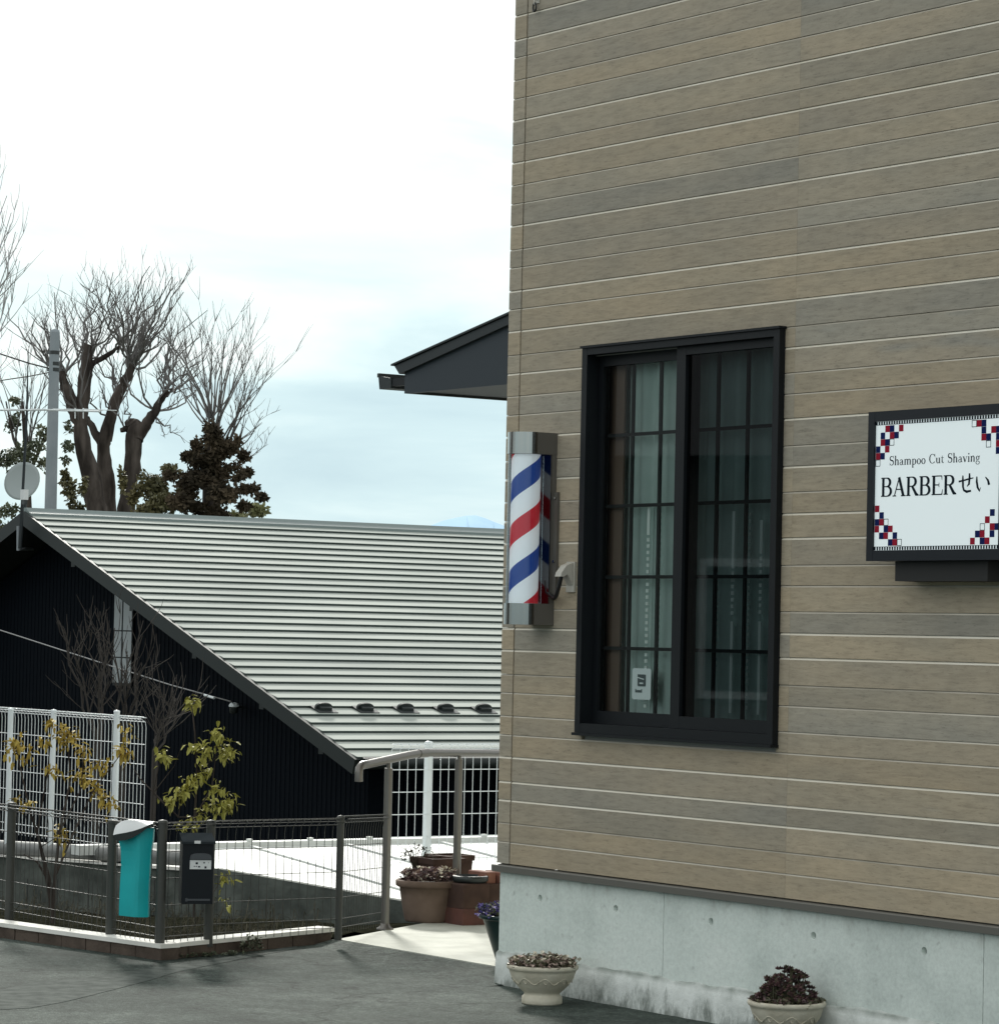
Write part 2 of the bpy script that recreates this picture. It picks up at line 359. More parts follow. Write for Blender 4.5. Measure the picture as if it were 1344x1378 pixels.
# ------------------------------------------------------------------ mesh building
class MB:
    def __init__(s): s.v = []; s.f = []; s.mi = []; s.sm = []
    def add(s, vs, fs, mi=0, smooth=False):
        o = len(s.v); s.v += [tuple(v_) for v_ in vs]
        for f_ in fs: s.f.append(tuple(i + o for i in f_)); s.mi.append(mi); s.sm.append(smooth)
        return s
    def box(s, a, b, mi=0):
        x0, y0, z0 = a; x1, y1, z1 = b
        x0, x1 = sorted((x0, x1)); y0, y1 = sorted((y0, y1)); z0, z1 = sorted((z0, z1))
        return s.add([(x0, y0, z0), (x1, y0, z0), (x1, y1, z0), (x0, y1, z0), (x0, y0, z1), (x1, y0, z1), (x1, y1, z1), (x0, y1, z1)],
                     [(0, 3, 2, 1), (4, 5, 6, 7), (0, 1, 5, 4), (1, 2, 6, 5), (2, 3, 7, 6), (3, 0, 4, 7)], mi)
    def bbox(s, a, b, c=0.004, mi=0):           # box with chamfered vertical and top edges
        x0, y0, z0 = a; x1, y1, z1 = b
        x0, x1 = sorted((x0, x1)); y0, y1 = sorted((y0, y1)); z0, z1 = sorted((z0, z1))
        def ringp(i, z): return [(x0 + i + c, y0 + i, z), (x1 - i - c, y0 + i, z), (x1 - i, y0 + i + c, z), (x1 - i, y1 - i - c, z), (x1 - i - c, y1 - i, z), (x0 + i + c, y1 - i, z), (x0 + i, y1 - i - c, z), (x0 + i, y0 + i + c, z)]
        rs = [ringp(0, z0), ringp(0, z1 - c), ringp(c, z1)]
        s.loft(rs, mi=mi); s.add(rs[0], [tuple(range(7, -1, -1))], mi); s.add(rs[2], [tuple(range(8))], mi)
        return s
    def loft(s, rings, closed=True, mi=0, smooth=False):
        n = len(rings[0]); vs = [q for r_ in rings for q in r_]; fs = []
        for i in range(len(rings) - 1):
            for j in range(n if closed else n - 1):
                k_ = (j + 1) % n
                fs.append((i * n + j, i * n + k_, (i + 1) * n + k_, (i + 1) * n + j))
        return s.add(vs, fs, mi, smooth)
    def prism(s, poly, off, mi=0):              # polygon (3d points) swept by an offset vector
        n = len(poly); o = Vector(off)
        top = [Vector(q) + o for q in poly]
        s.add([Vector(q) for q in poly] + top, [tuple(range(n - 1, -1, -1)), tuple(range(n, 2 * n))] + [(i, (i + 1) % n, n + (i + 1) % n, n + i) for i in range(n)], mi)
        return s
    def tube(s, pts, rad, n=6, cap=True, mi=0, smooth=True):
        pts = [Vector(q) for q in pts]
        if not hasattr(rad, '__len__'): rad = [rad] * len(pts)
        rings = []; prev = None
        for i, q in enumerate(pts):
            d = (pts[min(i + 1, len(pts) - 1)] - pts[max(i - 1, 0)])
            if d.length < 1e-9: d = Vector((0, 0, 1))
            d.normalize()
            if prev is None:
                ref = Vector((0, 0, 1)) if abs(d.z) < 0.9 else Vector((1, 0, 0))
                x = d.cross(ref).normalized()
            else:
                x = (prev - d * prev.dot(d)).normalized()
            prev = x; y = d.cross(x)
            rings.append([q + (x * math.cos(2 * math.pi * j / n) + y * math.sin(2 * math.pi * j / n)) * rad[i] for j in range(n)])
        s.loft(rings, mi=mi, smooth=smooth)
        if cap:
            s.add(rings[0], [tuple(range(n - 1, -1, -1))], mi); s.add(rings[-1], [tuple(range(n))], mi)
        return s
    def lathe(s, c, prof, n=28, mi=0, smooth=True, a0=0, a1=2 * math.pi, sx=1, sy=1):
        full = abs(a1 - a0 - 2 * math.pi) < 1e-6
        m_ = n if full else n + 1
        rings = [[(c[0] + math.cos(a0 + (a1 - a0) * j / n) * r_ * sx, c[1] + math.sin(a0 + (a1 - a0) * j / n) * r_ * sy, c[2] + z_) for j in range(m_)] for r_, z_ in prof]
        s.loft(rings, closed=full, mi=mi, smooth=smooth)
        return s
    def build(s, name, mats, parent=None, base=None, **props):
        if not isinstance(mats, (list, tuple)): mats = [mats]
        me = bpy.data.meshes.new(name)
        b = Vector(parent['_b']) if parent is not None else Vector(base if base is not None else (0, 0, 0))
        me.from_pydata([(x - b.x, y - b.y, z - b.z) for x, y, z in s.v], [], s.f)
        for q in mats: me.materials.append(MATS[q])
        me.polygons.foreach_set('material_index', s.mi)
        me.polygons.foreach_set('use_smooth', s.sm)
        me.update()
        o = bpy.data.objects.new(name, me); COL.objects.link(o)
        if parent is not None:
            o.parent = parent; o['_b'] = tuple(b)
        else:
            o.location = F2W(b); o.rotation_euler = (0, 0, -AZ); o['_b'] = tuple(b)
        for k_, v_ in props.items(): o[k_] = v_
        return o
def tag(o, label, cat, group=None):
    o['label'] = label; o['category'] = cat
    if group: o['group'] = group
    return o
def thing(name, label, cat, base=(0, 0, 0), group=None):
    o = bpy.data.objects.new(name, None); COL.objects.link(o)
    o.empty_display_size = 0.1
    o.location = F2W(base); o.rotation_euler = (0, 0, -AZ); o['_b'] = tuple(base)
    return tag(o, label, cat, group)
def piece(name, me, parent, mtx):               # an extra object sharing a mesh, placed inside its thing
    o = bpy.data.objects.new(name, me); COL.objects.link(o); o.parent = parent
    o.matrix_local = mtx
    return o
rnd = random.Random(11)

# ------------------------------------------------------------------ ground
g = MB(); g.add([(-4000, -4000, -2.0), (4000, -4000, -2.0), (4000, 4000, -2.0), (-4000, 4000, -2.0)], [(0, 1, 2, 3)])
g.build('ground', 'far_ground', base=(0, 0, -2.0), kind='structure')
g = MB(); RP = [(-21.2, -4.14), (-1.5, -0.86), (-1.92, 0.32), (-2.66, 1.40), (-2.72, 14), (60, 14), (60, -80), (-60, -80), (-60, -10.6)]
g.prism([(x, y, -1.99) for x, y in RP][::-1], (0, 0, 1.99))
g.build('road', 'asphalt', base=(0, 0, 0), kind='structure')
# entry path slab, with a joint
g = MB()
PE = [hz(445, 1262, 0.02), hz(500, 1281, 0.02), hz(677, 1304, 0.02)]
def slab(poly, z0, z1, nm, mt, **kw):
    q = MB(); q.prism([(x, y, z0) for x, y in poly], (0, 0, z1 - z0)); return q.build(nm, mt, base=(poly[0][0], poly[0][1], z0), kind='structure', **kw)
slab([(-1.86, 0.29), (-0.02, 0.29), (-0.02, 2.0), (-2.70, 2.0), (-2.60, 1.42)], 0.001, 0.022, 'path', 'path_concrete')
slab([(-2.70, 2.006), (-0.1, 2.006), (-0.1, 9), (-2.70, 9)], 0.001, 0.022, 'path', 'path_concrete')
# asphalt made good where it ramps up to the slab
g = MB()
g.add([(-1.9, 0.285, 0.018), (-0.02, 0.285, 0.018), (-0.02, -0.15, -0.0015), (-1.0, -0.2, -0.0015), (-1.55, -0.2, -0.0015), (-1.83, 0.12, -0.001)], [(0, 5, 4, 3, 2, 1)])
g.build('asphalt_ramp', 'asphalt', base=(-1, 0, 0), kind='structure')
# an old resurfacing edge running over the asphalt
g = MB()
ex = [(0, 1358), (40, 1356), (90, 1347), (150, 1332), (200, 1319), (240, 1307), (290, 1297), (350, 1285), (400, 1276)]
far = [(0, 1332), (40, 1322), (90, 1318), (150, 1310), (200, 1302), (240, 1297), (290, 1290), (350, 1280), (400, 1272)]
ring1 = [hz(x, y, 0.004) for x, y in ex]; ring2 = [hz(x, y, 0.0045) for x, y in far]
g.add([Vector((*q[:2], -0.002)) for q in ring1] + [Vector((*q[:2], 0.0016)) for q in ring1] + [Vector((*q[:2], 0.0018)) for q in ring2],
      [(i, i + 1, 9 + i + 1, 9 + i) for i in range(8)] + [(9 + i, 9 + i + 1, 18 + i + 1, 18 + i) for i in range(8)])
g.build('asphalt_patch', 'patched_asphalt', base=(-2, -1, 0), kind='structure')

# planting bed
K0 = Vector((-1.50, -0.86, 0)); KD = Vector((-1.2, -0.20, 0)).normalized(); KE = Vector((-1.92, 0.32, 0))
KR = (KE - K0).normalized()
farL = K0 + KD * 12.0
g = MB(); nx, ny = 30, 14
vs = []
for j in range(ny + 1):
    for i in range(nx + 1):
        s0 = K0 + KD * 12.0 * i / nx
        e0 = Vector((-2.62 - 11.0 * i / nx, 1.43, 0))
        zbk = min(0.0, -.02 - .072 * (-2.7 - e0.x))
        q = s0.lerp(e0, j / ny)
        kj = j / ny
        vs.append((q.x, q.y, (0.035 * (1 - kj) + zbk * kj) + 0.035 * (rnd.random() - .5)))
g.add(vs, [(j * (nx + 1) + i, j * (nx + 1) + i + 1, (j + 1) * (nx + 1) + i + 1, (j + 1) * (nx + 1) + i) for j in range(ny) for i in range(nx)])
g.build('soil_bed', 'soil', base=(K0.x, K0.y, 0), kind='structure')

# ------------------------------------------------------------------ the barber shop
shop = thing('barber_shop', 'two storey building clad in grey brown grooved siding on a pale concrete base', 'building', (0, 0, 0))
PAT = [.0932, .0805, .0987, .0779, .1047]; sc_ = .455 / sum(PAT); PAT = [q * sc_ for q in PAT]
ZB = 0.516
zs = [ZB]
while zs[-1] < 5.35: zs.append(zs[-1] + PAT[(len(zs) - 1) % 5])
UC, U_S1, U_END, DEPTH = -0.091, 1.826, 8.0, 8.0
WIN = (0.488, 1.768, 1.094, 2.680)      # u0,u1,z0,z1 of the outer frame
tints = [(0.358, 0.303, 0.226), (0.338, 0.292, 0.224), (0.350, 0.300, 0.230), (0.325, 0.287, 0.228), (0.365, 0.306, 0.226), (0.335, 0.293, 0.232), (0.306, 0.281, 0.236)]
def board_mesh(mb, u0, u1, z0, z1, ch, chd, wf=-0.016, axis='u'):
    # cross-section (w, z): groove at the foot, sloped lip at the head
    pr = [(0.0, z0 + 0.0012), (wf, z0 + 0.0012), (wf, z1 - ch), (wf + chd, z1 - 0.0002), (0.0, z1 - 0.0002)]
    if axis == 'u':
        ra = [(u0, w_, z_) for w_, z_ in pr]; rb = [(u1, w_, z_) for w_, z_ in pr]
    else:       # on the hidden side wall, faces -u
        ra = [(w_ + UC + 0.016, u1, z_) for w_, z_ in pr]; rb = [(w_ + UC + 0.016, u0, z_) for w_, z_ in pr]
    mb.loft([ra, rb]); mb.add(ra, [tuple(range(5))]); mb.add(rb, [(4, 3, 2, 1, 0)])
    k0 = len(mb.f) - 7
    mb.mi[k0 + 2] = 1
segs = [(0.003, U_S1 - 0.0004), (U_S1 + 0.0004, U_S1 + 3.0295), (U_S1 + 3.0305, U_END)]
for i in range(len(zs) - 1):
    z0, z1 = zs[i], zs[i + 1]
    strong = (i % 5 == 4) or rnd.random() < 0.35
    ch, chd = (0.0085, 0.0050) if strong else (0.0060, 0.0035)
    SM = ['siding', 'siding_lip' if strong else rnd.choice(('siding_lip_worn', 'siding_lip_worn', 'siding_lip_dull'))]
    def col_():
        q = rnd.choice(tints); k_ = rnd.uniform(0.98, 1.13); return (q[0] * k_, q[1] * k_, q[2] * k_, 1)
    for si, (a0, a1) in enumerate(segs):
        cells = [(a0, a1)]
        if si == 0 and z1 > WIN[2] + .01 and z0 < WIN[3] - .01:
            cells = [(a0, WIN[0] + 0.012), (WIN[1] - 0.012, a1)]
        cc = col_()
        for (b0, b1) in cells:
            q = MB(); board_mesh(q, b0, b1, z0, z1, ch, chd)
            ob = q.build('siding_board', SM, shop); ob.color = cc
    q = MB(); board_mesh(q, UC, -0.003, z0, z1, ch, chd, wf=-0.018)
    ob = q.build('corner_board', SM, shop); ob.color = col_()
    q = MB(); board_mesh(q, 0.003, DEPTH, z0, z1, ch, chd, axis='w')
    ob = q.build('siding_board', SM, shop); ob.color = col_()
ZT = zs[-1]
# wall core as a shell around the room, leaving the window opening
q = MB(); T = 0.12
wi = (WIN[0] + 0.03, WIN[1] - 0.03, WIN[2] + 0.03, WIN[3] - 0.03)
U0 = UC + 0.018
q.box((U0, 0.0005, ZB), (wi[0], T, ZT)); q.box((wi[1], 0.0005, ZB), (U_END, T, ZT))
q.box((wi[0] + .0003, 0.0005, ZB), (wi[1] - .0003, T, wi[2])); q.box((wi[0] + .0003, 0.0005, wi[3]), (wi[1] - .0003, T, ZT))
q.box((U0, T + .001, ZB), (U0 + T, DEPTH, ZT)); q.box((U_END - T, T + .001, ZB), (U_END, DEPTH, ZT)); q.box((U0 + T + .001, DEPTH - T, ZB), (U_END - T - .001, DEPTH, ZT))
q.box((U0 + T + .001, T + .001, ZB), (U_END - T - .001, DEPTH - T - .001, ZB + .1)); q.box((U0 + T + .001, T + .001, 3.0), (U_END - T - .001, DEPTH - T - .001, 3.1))
q.box((U0 + T + .001, 3.2, ZB + .101), (U_END - T - .001, 3.3, 2.999)); q.box((4.2, T + .001, ZB + .101), (4.3, 3.199, 2.999))
q.build('wall', 'interior_wall', shop)
# roof
q = MB(); q.box((UC - .35, -.35, ZT + .001), (U_END + .35, DEPTH + .35, ZT + .16)); q.prism([(UC - .3, -.3, ZT + .161), (UC - .3, DEPTH + .3, ZT + .161), (UC - .3, DEPTH / 2, ZT + 1.2)], (U_END - UC + .6, 0, 0))
q.build('roof', 'grey_metal_dark', shop)
# drip flashing
q = MB()
pr = [(0.0, 0.514), (-0.030, 0.510), (-0.034, 0.506), (-0.034, 0.482), (-0.026, 0.479), (0.0, 0.479)]
ra = [(UC - .018, w_, z_) for w_, z_ in pr]; rb = [(U_END, w_, z_) for w_, z_ in pr]
q.loft([rb, ra]); q.add(ra, [(5, 4, 3, 2, 1, 0)]); q.add(rb, [tuple(range(6))])
pr2 = [(0.0, 0.514), (-0.014, 0.510), (-0.018, 0.506), (-0.018, 0.482), (-0.010, 0.479), (0.0, 0.479)]
ra = [(UC + w_, 0.001, z_) for w_, z_ in pr2]; rb = [(UC + w_, DEPTH, z_) for w_, z_ in pr2]
q.loft([ra, rb])
q.build('drip_flashing', 'brown_flashing', shop)
q = MB(); q.box((UC, 0.004, 0.0), (U_END, 0.02, ZB - .002))
# concrete plinth: formwork panels with tie holes
holes = [0.209, 0.741, 1.362, 1.979, 2.592, 3.2, 3.8, 4.4]
HZ, HR, HD = 0.388, 0.0150, 0.022
def concrete_panel(u0, u1):
    q = MB(); hs = [h for h in holes if u0 + .05 < h < u1 - .05]
    zt = 0.4785; zb = 0.01; sq = 0.03; wf = -0.002
    xs = [u0]
    for h in hs: xs += [h - sq, h + sq]
    xs.append(u1)
    for a_, b_ in zip(xs[0::2], xs[1::2]): q.add([(a_, wf, zb), (b_, wf, zb), (b_, wf, zt), (a_, wf, zt)], [(0, 1, 2, 3)])
    for h in hs:
        q.add([(h - sq, wf, zb), (h + sq, wf, zb), (h + sq, wf, HZ - sq), (h - sq, wf, HZ - sq)], [(0, 1, 2, 3)])
        q.add([(h - sq, wf, HZ + sq), (h + sq, wf, HZ + sq), (h + sq, wf, zt), (h - sq, wf, zt)], [(0, 1, 2, 3)])
        n = 16; outer = []
        for j in range(n):
            a_ = 2 * math.pi * (j + .5) / n; cx, sx_ = math.cos(a_), math.sin(a_); k_ = sq / max(abs(cx), abs(sx_))
            outer.append((h + cx * k_, wf, HZ + sx_ * k_))
        for j in (1, 5, 9, 13):     # square corners
            pass
        inner = [(h + math.cos(2 * math.pi * (j + .5) / n) * HR, wf, HZ + math.sin(2 * math.pi * (j + .5) / n) * HR) for j in range(n)]
        deep = [(h + math.cos(2 * math.pi * (j + .5) / n) * HR * .75, HD, HZ + math.sin(2 * math.pi * (j + .5) / n) * HR * .75) for j in range(n)]
        q.loft([outer, inner]); q.loft([inner, deep]); q.add(deep, [tuple(range(n))], 1)
        for sx_, sz_ in ((1, 1), (1, -1), (-1, 1), (-1, -1)):
            cc = (h + sx_ * sq, wf, HZ + sz_ * sq); nb = [v_ for v_ in outer if (v_[0] - h) * sx_ > 0 and (v_[2] - HZ) * sz_ > 0]
            nb = sorted(nb, key=lambda v_: (Vector(v_) - Vector(cc)).length)[:2]
            q.add([cc, nb[0], nb[1]], [(0, 1, 2)])
    q.add([(u0, wf, zb), (u0, wf, zt), (u0, 0.03, zt), (u0, 0.03, zb)], [(0, 1, 2, 3)])
    q.add([(u1, wf, zb), (u1, wf, zt), (u1, 0.03, zt), (u1, 0.03, zb)], [(3, 2, 1, 0)])
    return q
for (a_, b_) in ((UC + 0.004, 1.058), (1.0615, 2.899), (2.9025, U_END)):
    concrete_panel(a_, b_).build('concrete_panel', ['concrete', 'mossy_wall'], shop)
q = MB(); q.box((UC + .006, 0.022, 0.0), (U_END, 0.2, 0.478)); q.box((UC + .006, .201, 0), (.2, DEPTH, .478)); q.build('foundation', 'concrete', shop)
# rough projecting footing with a broken upper edge
q = MB(); nseg = 150; top = []; mid = []; bot = []; back = []
for i in range(nseg + 1):
    u_ = UC - 0.002 + (U_END - UC) * (i / nseg) ** 1.35
    zt = 0.140 + rnd.uniform(-.006, .006) + 0.004 * math.sin(u_ * 9)
    back.append((u_, -0.0015, zt + .004)); top.append((u_, -0.011, zt - .004)); mid.append((u_, -0.014 + rnd.uniform(-.002, .002), zt * .5)); bot.append((u_, -0.016 + rnd.uniform(-.004, .002), -0.001))
q.loft([bot, mid, top, back], closed=False, smooth=True)
q.build('footing', 'footing', shop)

# porch roof over the entrance at the side
PW = 0.8
q0 = hw(544, 529.5, PW); qa = hw(533.6, 492.9, PW); qb = hw(687, 425, PW); qc = hw(541.6, 503.6, PW); qd = hw(685, 438.4, PW)
def ext(p1, p2, u): k_ = (u - p1.x) / (p2.x - p1.x); return p1.z + (p2.z - p1.z) * k_
UE = UC - 0.003; PL = 3.0; zb = q0.z
q = MB(); q.prism([(q0.x, PW, zb), (UE, PW, zb), (UE, PW, ext(qc, qd, UE)), (q0.x, PW, ext(qc, qd, q0.x))], (0, 0.03, 0))
q.build('gable_panel', 'slate_panel', shop)
q = MB(); q.prism([(q0.x + .004, PW + .031, zb + .012), (UE, PW + .031, zb + .012), (UE, PW + .031, zb + .03), (q0.x + .004, PW + .031, zb + .03)], (0, PL, 0))
q.build('soffit', 'grey_metal_dark', shop)
q = MB(); q.prism([(qc.x, PW - .02, qc.z), (UE, PW - .02, ext(qc, qd, UE)), (UE, PW - .02, ext(qa, qb, UE)), (qa.x + .01, PW - .02, qa.z)], (0, 0.035, 0))
q.prism([(qa.x - .008, PW - .03, qa.z + .001), (UE, PW - .03, ext(qa, qb, UE) + .001), (UE, PW - .03, ext(qa, qb, UE) + .012), (qa.x - .008, PW - .03, qa.z + .01)], (0, PL + .06, 0))
q.build('porch_roof', 'grey_metal_dark', shop)
q = MB(); q.box((q0.x, PW + .032, zb), (q0.x + .02, PW + .031 + PL, ext(qc, qd, q0.x) - .002)); q.build('fascia', 'grey_metal_dark', shop)
ga, gb, gc, gd = hw(504, 502.7, PW), hw(544, 506.8, PW), hw(543, 526, PW), hw(509.5, 525, PW)
hx = lambda px: hw(px, 515, PW).x
gx0, gx1 = hx(509), hx(526)
q = MB(); zt, zl = ga.z, gd.z + .004
pr = [(gx0 - .012, zt), (gx0 - .012, zt - .02), (gx0, zt - .022), (gx0 + .012, zl), (gx1, zl), (gx1, zt - .03), (gx1 - .006, zt - .03), (gx1 - .006, zl + .006), (gx0 + .016, zl + .006), (gx0 + .006, zt)]
q.prism([(x, PW + .0, z_) for x, z_ in pr], (0, PL, 0)); q.prism([(gx0, PW + .001, zt - .012), (gx0 + .013, PW + .001, zl + .001), (gx1 - .001, PW + .001, zl + .001), (gx1 - .001, PW + .001, zt - .032)], (0, .01, 0))
q.build('gutter', 'grey_metal_dark', shop)
q = MB(); q.box((gx1 + .001, PW + .004, zl + .01), (q0.x - .001, PW + .03, zt - .034)); q.box((gx1 + .001, PW + 1.5, zl + .01), (q0.x - .001, PW + 1.53, zt - .034)); q.build('gutter_bracket', 'window_black', shop)

# ------------------------------------------------------------------ window
win = MB(); u0, u1, z0, z1 = WIN
wf = -0.045
FL, FT, FB = 0.036, 0.028, 0.038
def frame_ring(mb, u0, u1, z0, z1, l, r_, tp, bt, wa, wb):
    mb.box((u0, wa, z0), (u0 + l, wb, z1)); mb.box((u1 - r_, wa, z0), (u1, wb, z1))
    mb.box((u0 + l + .0002, wa + .0005, z0), (u1 - r_ - .0002, wb, z0 + bt)); mb.box((u0 + l + .0002, wa + .0005, z1 - tp), (u1 - r_ - .0002, wb, z1))
frame_ring(win, u0, u1, z0, z1, FL, FL, FT, FB, wf, 0.07)
win.box((u0 - .006, wf - .008, z1 + .0005), (u1 + .006, wf + .03, z1 + .010))
win.box((u0 - .004, wf - .012, z0 - .012), (u1 + .004, wf + .04, z0 - .0005))
wn = win.build('window', 'window_black', shop)
um = 1.140      # meeting stile
def sash(a_, b_, za, zb_, wa, wb, l, r_, tp, bt, nm, gmat, gw):
    q = MB(); frame_ring(q, a_, b_, za, zb_, l, r_, tp, bt, wa, wb); q.build(nm, 'window_black', wn)
    q = MB(); q.add([(a_ + l - .004, gw, za + bt - .004), (b_ - r_ + .004, gw, za + bt - .004), (b_ - r_ + .004, gw, zb_ - tp + .004), (a_ + l - .004, gw, zb_ - tp + .004)], [(0, 1, 2, 3)])
    q.build('pane', gmat, wn)
sash(u0 + FL + .001, um + 0.03, z0 + FB + .001, z1 - FT - .001, 0.018, 0.045, 0.030, 0.04, 0.045, 0.052, 'sash_frame', 'window_glass', 0.032)
sash(um - 0.045, u1 - FL - .001, z0 + FB + .001, z1 - FT - .001, -0.018, 0.012, 0.058, 0.028, 0.034, 0.048, 'sash_frame', 'screened_glass', -0.002)
# lattice behind the panes
q = MB(); LW = 0.055
for k_ in range(0, 7):
    uu = u0 + .033 + (u1 - u0 - .16) * k_ / 6.0
    q.box((uu - .0065, LW, z0 + .02), (uu + .0065, LW + .012, z1 - .02))
for k_ in range(1, 5):
    zz = z0 + .350 + .292 * (k_ - 1)
    q.box((u0 + .02, LW - .010, zz - .007), (u1 - .02, LW - .0005, zz + .007))
q.build('lattice', 'lattice_black', wn)
# inner reveal, brown post
q = MB(); q.box((u0 + .031, .078, z0 + .031), (u0 + .135, .088, z1 - .031)); q.build('inner_post', 'interior_brown', wn)
# payment sticker on the left pane
def wp(px, py, w): h_ = hw(px, py, w); return h_.x, h_.z
sa, sb = wp(850, 941, .030), wp(876, 900, .030)
q = MB(); c_ = .007
q.prism([(sa[0] + c_, .0305, sa[1]), (sb[0] - c_, .0305, sa[1]), (sb[0], .0305, sa[1] + c_), (sb[0], .0305, sb[1] - c_), (sb[0] - c_, .0305, sb[1]), (sa[0] + c_, .0305, sb[1]), (sa[0], .0305, sb[1] - c_), (sa[0], .0305, sa[1] + c_)], (0, -.0006, 0))
st = q.build('sticker', 'sticker_card', wn)
x0, zt = wp(857.8, 907.5, .029); x1, zl = wp(868.5, 924, .029)
q = MB(); y_ = .0292
q.prism([(x0, y_, zl + .004), (x0 + .004, y_, zl), (x1 - .004, y_, zl), (x1, y_, zl + .004), (x1, y_, zt - .002), (x1 - .003, y_, zt), (x0, y_, zt)], (0, -.0003, 0))
hh = zt - zl; ww = x1 - x0
x2, z2 = wp(854.5, 931.5, .029)
for i_ in range(6): q.box((x2 + i_ * .0078, y_, z2 - .001), (x2 + i_ * .0078 + .006, y_ - .0003, z2 + .009 + (.004 if i_ in (0, 5) else 0)))
q.build('printing', 'sticker_ink', wn)
q = MB(); q.prism([(x0 - .001, y_ - .0005, zt - hh * .22), (x0 + ww * .78, y_ - .0005, zt - hh * .36), (x0 + ww * .78, y_ - .0005, zt - hh * .46), (x0, y_ - .0005, zt - hh * .30)], (0, -.0003, 0)); q.box((x0 + ww * .25, y_ - .0005, zl + hh * .2), (x0 + ww * .7, y_ - .0008, zl + hh * .32))
q.build('printing', 'sticker_card', wn)
# curtain
cu = MB(); rows = []
ca, cb = 0.575, 1.730
n = 150
for zz in (z0 + .05, z1 - .02):
    rows.append([(ca + (cb - ca) * i / n, 0.108 + 0.010 * math.sin(i * 0.55) + .006 * math.sin(i * .31), zz) for i in range(n + 1)])
cu.loft(rows, closed=False, smooth=True)
o = cu.build('curtain', 'curtain_cloth', base=(ca, .2, z0)); tag(o, 'pale grey green curtain hanging in folds behind the left window sash', 'curtain')
# strings of beads hanging inside
bc = thing('bead_curtain', 'white bead strings hanging inside behind the dark window', 'bead curtain', (1.2, .11, z0))
def beads(px, top_px, bot_px, solid_to, width, solid_from=None, wq=.072):
    a_ = hw(px, (top_px + bot_px) / 2, wq).x
    zt_, zl_ = hw(px, top_px, wq).z, hw(px, bot_px, wq).z
    zs_ = hw(px, solid_to, wq).z; zf_ = hw(px, solid_from, wq).z if solid_from else -9
    q = MB(); z_ = zt_
    if zs_ < zt_: q.box((a_ - width / 2, wq, zs_), (a_ + width / 2, wq + .003, zt_)); z_ = zs_ - .012
    while z_ - .014 > max(zl_, zf_):
        q.box((a_ - width / 2, wq, z_ - .014), (a_ + width / 2, wq + .004, z_)); z_ -= .026
    if solid_from: q.box((a_ - width / 2, wq, zl_), (a_ + width / 2, wq + .003, zf_ - .004))
    q.build('bead_string', 'bead_white', bc)
beads(870, 682, 955, 720, .018)
beads(907.5, 682, 957, 715, .020)
beads(886, 690, 950, 690, .005)
beads(964.5, 688, 906, 770, .007)
beads(984.5, 688, 960, 765, .016, 835)
beads(1001.5, 690, 962, 745, .006)
beads(1006, 690, 962, 690, .006)
beads(1022, 700, 962, 745, .016, 835)
beads(1037, 835, 962, 835, .005, 860)

# ------------------------------------------------------------------ projecting sign
SW = -0.15
sign = thing('shop_sign', 'white lit box sign reading BARBER with red and navy checkered corners on the siding', 'sign', (2.76, -.07, 1.784))
su0, su1, sz0, sz1 = 2.409, 3.130, 1.784, 2.325
q = MB(); frame_ring(q, su0, su1, sz0, sz1, .034, .034, .036, .038, SW, SW + .02)
q.box((su0 + .001, SW + .0205, sz0 + .001), (su1 - .001, -.05, sz1 - .001)); q.build('case', 'sign_case', sign)
q = MB(); q.box((su0 + .12, SW + .035, 1.712), (su1 - .12, -.0165, 1.7835)); q.box((su0 + .1, -.0495, sz0 + .05), (su1 - .1, -.0165, sz1 - .05)); q.build('bracket', 'gasket_dark', sign)
iu0, iu1, iz0, iz1 = su0 + .0345, su1 - .0345, sz0 + .0385, sz1 - .0365
FW = SW + .008
q = MB(); q.box((iu0, FW, iz0), (iu1, FW + .012, iz1)); q.build('face', 'sign_face', sign)
ck = {'ink_navy': MB(), 'ink_red': MB(), 'outline': MB()}
sq = .0245
tl = {(2, 0): 'r', (3, 0): 'n', (5, 0): 'r', (1, 1): 'n', (3, 1): 'r', (4, 1): 'n', (1, 2): 'r', (2, 2): 'n', (3, 2): 'o', (0, 3): 'n', (2, 3): 'r', (0, 4): 'r', (1, 4): 'n', (0, 5): 'o', (0, 2): 'x'}
tr = {(1, 0): 'x', (3, 0): 'n', (4, 0): 'r', (5, 0): 'o', (0, 1): 'n', (1, 1): 'r', (3, 1): 'n', (0, 2): 'n', (2, 2): 'r' if 0 else 'n', (3, 2): 'r', (0, 3): 'r', (2, 3): 'o', (0, 4): 'n'}
bl_ = {(3, 0): 'n', (4, 0): 'r', (5, 0): 'o', (1, 1): 'n', (2, 1): 'r', (4, 1): 'n', (0, 2): 'r', (2, 2): 'n', (3, 2): 'r', (0, 3): 'n', (1, 3): 'r', (2, 3): 'o', (1, 4): 'n', (0, 5): 'r', (2, 0): 'x'}
br = {(2, 0): 'r', (3, 0): 'n', (5, 0): 'r', (1, 1): 'n', (3, 1): 'r', (4, 1): 'n', (0, 2): 'n', (1, 2): 'r', (3, 2): 'o', (0, 3): 'x', (2, 3): 'r', (1, 4): 'n'}
bd = .0135      # dotted band height
